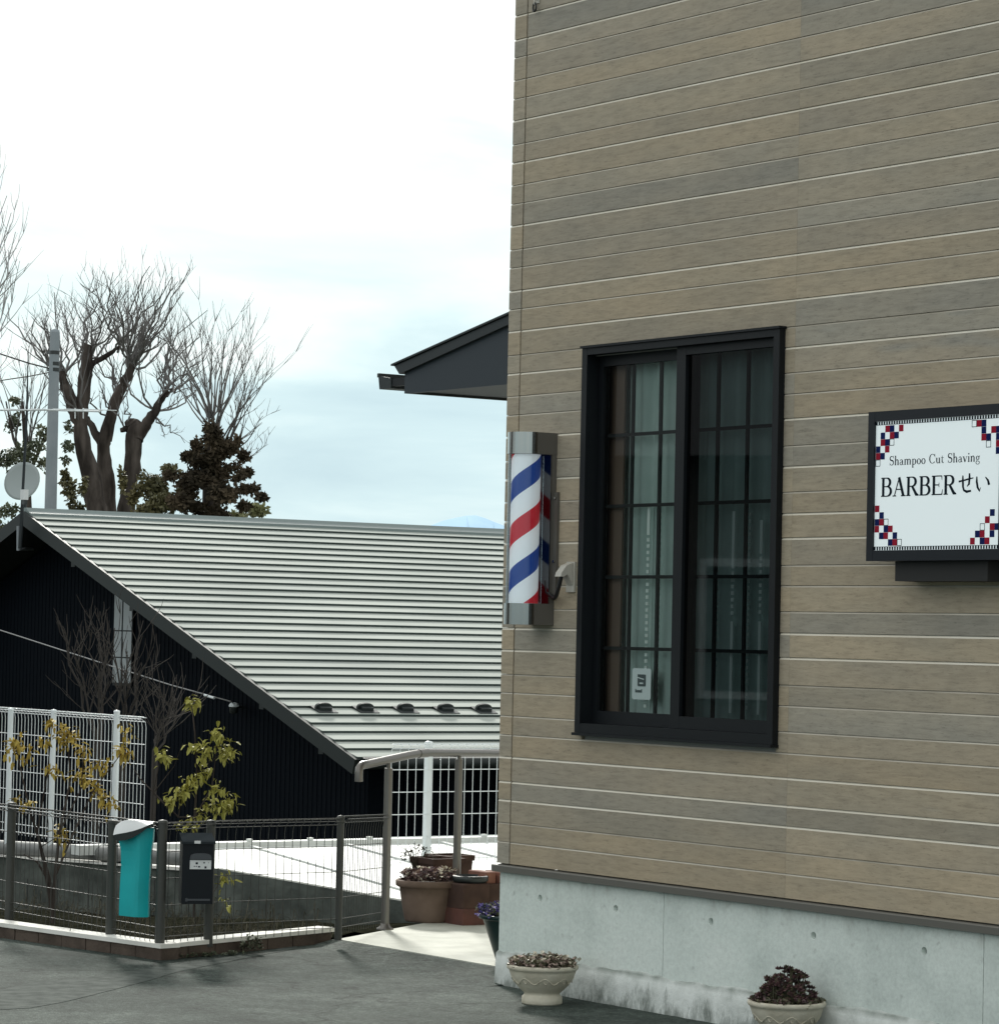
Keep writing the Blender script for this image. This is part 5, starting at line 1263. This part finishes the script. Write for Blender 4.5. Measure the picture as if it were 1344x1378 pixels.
q = MB(); q.lathe((c_.x, c_.y + .02, zt2), [(0, .001), (.08, .001), (.092, .012), (.092, .034), (.084, .036), (.08, .015), (0, .012)], 22); o = q.build('plant_saucer', 'guard_black', base=(c_.x, c_.y, zt2)); tag(o, 'flat black plant saucer on the left red block', 'saucer')
# a few dry sprays on the tall planter
q = MB(); c_ = atd(560, 17.05)
for i in range(14):
    a_ = rnd.uniform(0, 6.28); q.tube([(c_.x, c_.y, .2), (c_.x + math.cos(a_) * .05, c_.y + math.sin(a_) * .05, .34), (c_.x + math.cos(a_) * .10, c_.y + math.sin(a_) * .10, .36 + rnd.uniform(-.05, .04))], [.003, .002, .001], 4)
stems_plant(q, (c_.x, c_.y, .26), .08, 14, .12, 5, lsz=.02, mi_=(0, 0))
o = q.build('dry_plant', 'dry_stalk', base=(c_.x, c_.y, .02)); tag(o, 'pale dry plant beside the tall brown planter', 'plant')

# dead stalks and litter in the bed, weed by the kerb
q = MB(); r = random.Random(21)
for i in range(900):
    s_ = r.random(); f_ = r.random() ** 1.2
    b_ = (K0 + KD * 5.5 * r.random()).lerp(Vector((-2.62 - 5 * s_, 1.40, 0)), f_) if r.random() < .5 else (K0 + Vector((-.25, .2, 0)) + Vector((r.uniform(-.6, .05), r.uniform(-.1, 1.1), 0)))
    if b_.x > K0.x + (b_.y - K0.y) * (KE.x - K0.x) / (KE.y - K0.y) - .13: continue
    h_ = r.uniform(.01, .05) if r.random() < .8 else r.uniform(.06, .14)
    a_ = r.uniform(0, 6.28); l_ = r.uniform(.02, .10)
    kz = max(0, min(1, (b_.y + .9) / 2.3)); gz = .035 * (1 - kz) + kz * min(0, -.02 - .072 * (-2.7 - b_.x)); q.tube([(b_.x, b_.y, gz - .01), (b_.x + math.cos(a_) * l_ * .5, b_.y + math.sin(a_) * l_ * .5, gz + h_), (b_.x + math.cos(a_) * l_, b_.y + math.sin(a_) * l_, gz + .005 + h_ * .7)], [.0022, .0018, .001], 3, cap=False)
q.build('dead_stalks', 'dry_stalk', base=(K0.x, K0.y, 0), kind='stuff')
wq_ = hz(336, 1284, 0)
q = MB(); stems_plant(q, (wq_.x, wq_.y + .01, .0), .035, 34, .085, 6, lsz=.016, mi_=(0, 1), fl=.4); o = q.build('weed', ['dry_stalk', 'leaf_green'], base=(wq_.x, wq_.y, 0)); tag(o, 'small pale dry weed growing at the foot of the kerb', 'weed')
q = MB(); rr = random.Random(4)
for i in range(26):
    px = rr.uniform(228, 325); h0 = hz(px, 1290 - (px - 228) * .045, 0); stems_plant(q, (h0.x, h0.y, 0), .012, 3, .018, 4, r=rr, lsz=.012, mi_=(0, 0))
q.build('moss', 'leaf_green', base=(K0.x, K0.y, 0), kind='stuff')

# ------------------------------------------------------------------ utility pole and wires
d_ = 44.0
pc_ = hy(68, 686, d_); ptop = hy(74, 447, d_)
up_ = thing('utility_pole', 'grey concrete utility pole with dark bands rising behind the roof', 'utility pole', (pc_.x, pc_.y, -2))
r0 = 8.2 / F * d_; r1 = 6.6 / F * d_
foot = hy(62, 900, d_)
q = MB(); q.tube([(foot.x - .3, foot.y, -2), tuple(pc_), tuple(ptop)], [r0 * 1.2, r0, r1], 16, smooth=True); q.build('pole_shaft', 'concrete_pole', up_)
for y_ in (474, 489, 497):
    a_ = hy(73.5, y_, d_); q = MB(); q.lathe((a_.x, a_.y, a_.z - .03), [(r1 * 1.06, 0), (r1 * 1.06, .05)], 16); q.box((a_.x - r1 * 1.9, a_.y - .05, a_.z - .02), (a_.x - r1 * .9, a_.y + .05, a_.z + .02)); q.build('band', 'guard_black', up_)
q = MB(); q.lathe((ptop.x, ptop.y, ptop.z), [(r1, 0), (r1 * .9, .03), (0, .05)], 14); q.build('pole_cap', 'concrete_pole', up_)
q = MB(); q.tube([hy(72, 497, d_), hy(40, 489, d_), hy(0, 476, d_), hy(-120, 440, d_)], .010, 4, cap=False)
o = q.build('overhead_wire', 'black_rubber', base=tuple(hy(0, 476, d_))); tag(o, 'upper overhead wire leaving the utility pole to the left', 'wire', 'overhead wires')
q = MB(); q.tube([hy(72, 500, d_), hy(40, 506, d_), hy(0, 512, d_), hy(-120, 530, d_)], .008, 4, cap=False)
o = q.build('overhead_wire', 'black_rubber', base=tuple(hy(0, 512, d_))); tag(o, 'lower overhead wire leaving the utility pole to the left', 'wire', 'overhead wires')

# ------------------------------------------------------------------ trees
def grow(mb, p, d, L_, r_, depth, rg, upw=.25, nseg=5, wob=.16, tips=None, fork=(3, 5), shrink=(.45, .75)):
    pts = [p.copy()]; rad = [r_]; q_ = p.copy(); dd = d.normalized()
    for i in range(nseg):
        dd = (dd + Vector((rg.gauss(0, wob), rg.gauss(0, wob), rg.gauss(0, wob * .6) + upw * .3))).normalized()
        q_ = q_ + dd * (L_ / nseg); pts.append(q_.copy()); rad.append(r_ * (1 - .72 * (i + 1) / nseg) + .0006)
    mb.tube(pts, rad, 5 if r_ > .02 else 3, cap=False)
    if tips is not None: tips.append(pts[-1])
    if depth > 0:
        for i in range(rg.randint(*fork)):
            k_ = rg.randint(1, nseg - 1) if i else nseg - 1
            ax_ = Vector((rg.gauss(0, 1), rg.gauss(0, 1), rg.gauss(0, .4))).normalized()
            base_d = (pts[k_ + 1] - pts[k_]).normalized()
            nd = (base_d + ax_ * rg.uniform(.35, .65) + Vector((0, 0, upw))).normalized()
            grow(mb, pts[k_], nd, L_ * rg.uniform(*shrink), max(rad[k_] * .62, .0030), depth - 1, rg, upw, nseg, wob, tips, fork, shrink)
def TW(px, py, d): return W2F(F2W(hy(px, py, d)))
def pollard(label, d, limbs, shoots, seed, grp):
    rg = random.Random(seed); k_ = d / F
    b_ = TW(*limbs[0][0][0][:2], d); th = thing('bare_tree', label, 'tree', (b_.x, b_.y, -2), grp)
    q = MB()
    for pts, ws in limbs:
        w3 = [Vector(TW(x, y, d + (dz[0] if dz else 0))) for x, y, *dz in pts]
        # wobble the outline a little between the measured points
        pp_, rr_ = [], []
        for i in range(len(w3) - 1):
            for j in range(4):
                t_ = j / 4; pp_.append(w3[i].lerp(w3[i + 1], t_) + Vector((rg.gauss(0, .012), rg.gauss(0, .012), 0))); rr_.append((ws[i] + (ws[i + 1] - ws[i]) * t_) * k_ * rg.uniform(.93, 1.08))
        pp_.append(w3[-1]); rr_.append(ws[-1] * k_)
        q.tube(pp_, rr_, 10)
    q.build('trunk', 'bark', th)
    q = MB()
    for (px, py, qx, qy, n, L_, w_) in shoots:
        for i in range(max(2, int(n * .72))):
            s_ = Vector(TW(px + rg.uniform(-6, 6), py + rg.uniform(-8, 8), d))
            e_ = Vector(TW(qx + rg.gauss(0, L_ * .33), qy + rg.gauss(0, L_ * .20), d + rg.gauss(0, .9)))
            dirn = (e_ - s_); ln = dirn.length
            start = (dirn.normalized() + Vector((rg.gauss(0, .45), rg.gauss(0, .45), -.15))).normalized()
            pts = [s_]; m_ = 7
            for j in range(1, m_ + 1):
                t_ = j / m_; a_ = s_ + start * ln * t_; b2 = s_.lerp(e_, t_); pts.append(a_.lerp(b2, t_ ** .6) + Vector((rg.gauss(0, .035), rg.gauss(0, .035), rg.gauss(0, .03))))
            rr_ = [w_ * .52 * k_ * (1 - .85 * j / m_) + .0025 for j in range(m_ + 1)]
            q.tube(pts, rr_, 5, cap=False)
            for j in range(1, m_):
                for _ in range(rg.choice((1, 1, 2))):
                    dd = ((pts[j + 1] - pts[j]).normalized() + Vector((rg.gauss(0, .42), rg.gauss(0, .42), rg.uniform(0, .4)))).normalized()
                    grow(q, pts[j], dd, ln * rg.uniform(.16, .36), max(rr_[j] * .6, .0042), 1, rg, .25, 4, .14, None, (1, 2))
    q.build('twigs', 'twig', th)
    return th
TD = 47.0
pollard('leftmost bare pollarded tree with a sawn off upright limb beside the utility pole', TD,
        [([(138, 900), (132, 700), (122, 640), (108, 575), (100, 548), (88, 520), (84, 500)], [17, 14, 12, 10, 9, 7, 5]), ([(109, 580), (110, 560), (113, 530), (117, 490), (119, 463)], [8, 8, 9, 8.5, 8]), ([(119, 492), (130, 486), (150, 474), (160, 466)], [4, 4, 3, 2])],
        [(84, 505, 50, 430, 8, 70, 3.2), (84, 505, 75, 400, 6, 60, 3.2), (118, 480, 110, 395, 7, 60, 2.6), (160, 468, 185, 385, 9, 70, 3.0), (106, 570, 75, 480, 4, 50, 2.6), (119, 480, 150, 400, 6, 60, 2.6), (108, 560, 125, 420, 4, 60, 2.6)], 3, 'bare pollarded trees behind the roof')
pollard('middle bare pollarded tree of the row, its trunk forking low', TD + 1.2,
        [([(150, 900), (146, 700), (143, 640), (139, 600), (142, 585)], [16, 12, 10, 9, 9]), ([(139, 600), (128, 582), (117, 562)], [7, 5.5, 4]), ([(141, 592), (148, 562), (158, 535), (168, 512), (179, 490)], [9.5, 8, 7, 6.5, 5.5])],
        [(178, 495, 165, 385, 8, 70, 3.0), (178, 495, 210, 385, 10, 70, 3.0), (178, 495, 225, 430, 6, 55, 3.0), (160, 530, 130, 440, 5, 55, 2.6), (148, 560, 120, 500, 4, 50, 2.4), (178, 495, 228, 372, 2, 14, 3.2), (150, 560, 195, 440, 4, 50, 2.4)], 8, 'bare pollarded trees behind the roof')
pollard('right bare pollarded tree with an arm reaching right', TD + .4,
        [([(164, 900), (168, 700), (174, 640), (180, 600), (182, 575), (176, 568)], [15, 12, 11, 12, 11, 9]), ([(182, 592), (196, 572), (206, 555), (217, 536), (226, 525)], [10, 8, 6, 4.5, 4]), ([(176, 578), (168, 577), (162, 579)], [5, 4, 3])],
        [(225, 528, 230, 430, 8, 60, 2.8), (205, 556, 190, 450, 5, 50, 2.6), (225, 528, 262, 490, 3, 40, 2.6), (208, 555, 262, 520, 4, 40, 2.4), (178, 572, 150, 520, 3, 40, 2.2), (225, 528, 250, 440, 4, 45, 2.6), (205, 560, 240, 590, 2, 30, 2.0)], 12, 'bare pollarded trees behind the roof')
def leaves(mb, c, rad, n, size, rg, mi=0):
    for i in range(n):
        while True:
            v_ = Vector((rg.uniform(-1, 1), rg.uniform(-1, 1), rg.uniform(-1, 1)))
            if v_.length < 1: break
        v_ = v_ * (.6 + .4 * v_.length); p0 = c + Vector((v_.x * rad[0], v_.y * rad[1], v_.z * rad[2]))
        a_ = Vector((rg.gauss(0, 1), rg.gauss(0, 1), rg.gauss(0, 1))).normalized(); b_ = a_.orthogonal().normalized(); s_ = size * rg.uniform(.6, 1.4)
        b_ = (b_ * math.cos(i) + a_.cross(b_) * math.sin(i)); c2 = a_
        mb.add([p0, p0 + (c2 + b_ * .55) * s_ * .5, p0 + c2 * s_, p0 + (c2 - b_ * .55) * s_ * .5], [(0, 1, 2, 3)], mi)
def clump_tree(name, label, d, base_px, blobs, size, mt, seed, trunk=None, per=1.0, grp=None, twigs=None, part='foliage'):
    rg = random.Random(seed); b_ = TW(*base_px, d); th = thing(name, label, 'tree' if 'tree' in name else 'shrub', (b_.x, b_.y, -2), grp); k_ = d / F
    q = MB()
    for (px, py, rx, ry) in blobs:
        c_ = Vector(TW(px, py, d + rg.uniform(-.7, .2))); n = int(rx * ry * .9 * per)
        for s_ in range(max(2, int(rx * ry / 38))):
            o_ = Vector((rg.gauss(0, rx * .32) * k_, rg.gauss(0, rx * .35) * k_, rg.gauss(0, ry * .32) * k_))
            leaves(q, c_ + o_, (rx * .62 * k_, rx * .55 * k_, ry * .55 * k_), max(10, int(34 * per)), size, rg)
    q.build(part, mt, th)
    if trunk:
        q = MB()
        for pts, ws in trunk: q.tube([TW(x, y, d) for x, y in pts], [w_ * k_ for w_ in ws], 8)
        q.build('trunk', 'bark', th)
    if twigs:
        q = MB()
        for (px, py, qx, qy, n, L_, w_) in twigs:
            for i in range(n):
                s_ = Vector(TW(px + rg.uniform(-5, 5), py + rg.uniform(-5, 5), d)); e_ = Vector(TW(qx + rg.gauss(0, L_ * .4), qy + rg.gauss(0, L_ * .25), d + rg.gauss(0, .8)))
                grow(q, s_, (e_ - s_), (e_ - s_).length, w_ * .6 * k_, 2, rg, .12, 6, .09, None, (2, 4), (.35, .6))
        q.build('twigs', 'twig', th)
    return th
ivy = [(287, 585, 15, 18), (270, 600, 12, 14), (300, 605, 14, 14), (250, 612, 14, 8), (275, 625, 22, 16), (312, 600, 14, 10), (328, 612, 12, 8), (300, 635, 18, 14), (335, 638, 10, 7), (260, 650, 24, 18), (300, 665, 24, 18), (335, 660, 14, 10), (350, 668, 8, 8), (245, 675, 26, 14), (285, 690, 34, 14), (330, 684, 12, 8), (225, 640, 10, 8), (322, 640, 8, 6)]
clump_tree('ivy_covered_tree', 'dark tree thick with brownish ivy, bare twigs fanning from its top', 42.0, (285, 720), ivy, .065, 'leaf_ivy', 31, trunk=[([(285, 900), (284, 700), (286, 620), (286, 570)], [14, 13, 13, 10])], per=3.6,
           twigs=[(285, 565, 262, 470, 5, 50, 2.6), (285, 565, 298, 460, 5, 45, 2.4), (292, 570, 328, 455, 6, 40, 2.6), (305, 590, 345, 520, 6, 30, 2.2), (275, 570, 250, 510, 3, 40, 2.2), (315, 600, 348, 565, 4, 26, 1.8), (320, 620, 348, 605, 3, 20, 1.6), (280, 560, 258, 480, 2, 40, 2.2)])
clump_tree('evergreen_bush', 'olive bush filling the gap between the bare trunks and the ivy tree', 45.0, (215, 720), [(205, 655, 20, 20), (215, 680, 26, 16), (195, 690, 16, 12), (235, 640, 14, 12), (180, 672, 8, 16), (250, 665, 14, 20), (165, 640, 5, 20)], .07, 'leaf_olive', 5, per=2.8)
clump_tree('evergreen_bush', 'pale olive bush between the utility pole and the first trunk', 46.0, (98, 720), [(95, 660, 10, 22), (105, 685, 14, 12), (88, 640, 6, 12), (112, 650, 5, 16)], .07, 'leaf_olive', 6, per=2.2)
clump_tree('bamboo_clump', 'low yellow green bamboo tips showing above the ridge beside the ivy tree', 43.0, (338, 720), [(335, 690, 22, 7), (352, 686, 10, 7), (318, 692, 10, 5)], .085, 'leaf_bamboo', 7, per=1.7)
clump_tree('evergreen_tree', 'loose leafy grey green tree behind the satellite dish and utility pole', 50.0, (50, 760), [(25, 610, 26, 14), (45, 600, 18, 12), (15, 570, 14, 20), (60, 585, 14, 12), (90, 600, 12, 12), (92, 575, 8, 12), (50, 620, 20, 12), (10, 620, 14, 20), (85, 620, 9, 6), (10, 690, 20, 14), (0, 715, 20, 20), (15, 540, 10, 10)], .07, 'leaf_green', 9, per=1.0,
           trunk=[([(40, 900), (38, 700), (35, 600), (30, 540)], [7, 6, 4, 2]), ([(38, 640), (18, 590), (8, 540)], [3, 2, 1]), ([(38, 640), (60, 590), (70, 560)], [3, 2, 1])], twigs=[(35, 600, 40, 500, 5, 40, 1.8), (20, 600, 10, 500, 4, 30, 1.8), (40, 600, 42, 470, 2, 20, 1.8)])
# tall bare tree mostly outside the left edge
rg = random.Random(44); d_ = 30.0; b_ = TW(-70, 760, d_)
th = thing('bare_tree', 'tall bare tree cut by the left picture edge, only fine twig tips showing', 'tree', (b_.x, b_.y, -2))
q = MB(); q.tube([TW(-70, 1000, d_), TW(-68, 700, d_), TW(-60, 480, d_)], [.14, .11, .07], 8); q.build('trunk', 'bark', th)
q = MB()
for (sx_, sy_, ex_, ey_) in ((-62, 520, 5, 262), (-62, 500, 12, 285), (-64, 560, 22, 310), (-60, 520, 16, 335), (-64, 600, 12, 385), (-60, 480, -12, 240), (-64, 620, 20, 365), (-62, 480, -40, 230), (-62, 560, -110, 300)):
    s_, e_ = Vector(TW(sx_, sy_, d_)), Vector(TW(ex_, ey_, d_)); pts = [s_.lerp(e_, t_) + Vector((0, 0, -.18 * math.sin(t_ * 3.1))) + Vector((rg.gauss(0, .02), rg.gauss(0, .02), 0)) for t_ in [j / 8 for j in range(9)]]
    q.tube(pts, [.013 * (1 - j / 9) + .002 for j in range(9)], 5, cap=False)
    for j in range(2, 8): grow(q, pts[j], (pts[j + 1] - pts[j]).normalized() + Vector((rg.gauss(0, .5), rg.gauss(0, .5), .1)), .45, .006, 1, rg, .2, 4, .1, None, (2, 3))
q.build('twigs', 'twig_pale', th)

# bare shrubs standing in front of the dark gable
def bare_shrub(label, px, pyb, tops, d, seed):
    rg = random.Random(seed); b_ = TW(px, pyb, d); th = thing('bare_shrub', label, 'shrub', (b_.x, b_.y, -2), 'bare shrubs before the black gable')
    q = MB(); k_ = d / F
    for (tx, ty) in tops:
        s_ = Vector((b_.x, b_.y, -1.0)); m_ = Vector(TW(px + (tx - px) * .15, pyb, d)); e_ = Vector(TW(tx, ty, d + rg.uniform(-.4, .4)))
        pts = [s_, m_] + [m_.lerp(e_, t_) + Vector((rg.gauss(0, .02), rg.gauss(0, .02), 0)) for t_ in (.2, .4, .6, .8, 1)]
        q.tube(pts, [.011, .009, .008, .007, .006, .004, .003], 5, cap=False)
        for j in range(2, 6):
            for _ in range(2): grow(q, pts[j], (pts[j + 1] - pts[j]).normalized() + Vector((rg.gauss(0, .6), rg.gauss(0, .6), .2)), rg.uniform(.15, .34), .0032, 1, rg, .2, 4, .12, None, (1, 3))
    q.build('branches', 'twig_dark', th)
bare_shrub('thin bare shrub standing left of the grey gable window', 135, 985, [(78, 835), (100, 870), (140, 820), (120, 850), (146, 880)], 21.6, 61)
bare_shrub('thin bare shrub below and right of the grey gable window', 165, 985, [(190, 835), (170, 880), (205, 870), (160, 900), (152, 845)], 21.8, 62)
bare_shrub('faint bare shrub right of the white fence end', 205, 1010, [(215, 925), (240, 940), (225, 960), (248, 955)], 20.6, 63)

# ------------------------------------------------------------------ far mountain, distance haze painted into its colour
d_ = 5200.0
q = MB(); rr = random.Random(3); ridge = [(540, 716), (575, 709), (595, 701), (612, 697), (628, 694), (640, 693.5), (652, 697), (664, 702), (690, 712), (740, 722)]
fr, bk, fo = [], [], []
for px, py in ridge:
    a_ = hy(px, py, d_); fr.append(tuple(a_)); b_ = hy(px, 850, d_ - 900); fo.append((b_.x, b_.y, -2.0)); c_ = hy(px, 850, d_ + 900); bk.append((c_.x, c_.y, -2.0))
mm = [tuple((Vector(a_) * .55 + Vector(b_) * .45) + Vector((rr.uniform(-30, 30), rr.uniform(-30, 30), rr.uniform(-10, 10)))) for a_, b_ in zip(fr, fo)]
q.loft([fo, mm, fr, bk], closed=False, smooth=True); q.build('mountain', 'mountain_haze', base=tuple(hy(640, 850, d_)), kind='structure')

# ------------------------------------------------------------------ house across the way, outside the frame to the left; the window mirrors it
oh = thing('street_house', 'grey gabled house left of the frame, mirrored in the shop window', 'house', tuple(W2F((-20, 17.5, 0))))
def Wb(mb, x0, x1, y0, y1, z0, z1, mi=0):
    vs = [W2F(v_) for v_ in ((x0, y0, z0), (x1, y0, z0), (x1, y1, z0), (x0, y1, z0), (x0, y0, z1), (x1, y0, z1), (x1, y1, z1), (x0, y1, z1))]
    mb.add(vs, [(0, 3, 2, 1), (4, 5, 6, 7), (0, 1, 5, 4), (1, 2, 6, 5), (2, 3, 7, 6), (3, 0, 4, 7)], mi)
q = MB(); Wb(q, -26, -18, 12, 24, -2, 3.4); q.build('wall', 'opposite_wall', oh)
q = MB(); q.loft([[W2F((-26.6, y_, 3.3)), W2F((-17.4, y_, 3.3)), W2F((-22, y_, 5.6))] for y_ in (11.5, 24.5)]); q.build('roof', 'opposite_roof', oh)
for y_ in (13.5, 17, 20.5):
    q = MB(); Wb(q, -17.995, -17.93, y_, y_ + 1.6, .9, 2.3); wq = q.build('window', 'white_steel', oh)
    q = MB(); Wb(q, -17.925, -17.92, y_ + .08, y_ + 1.52, .98, 2.22); q.build('pane', 'window_black', wq)

for o in bpy.data.objects:
    for k_ in ('_b', '_x'):
        if k_ in o: del o[k_]
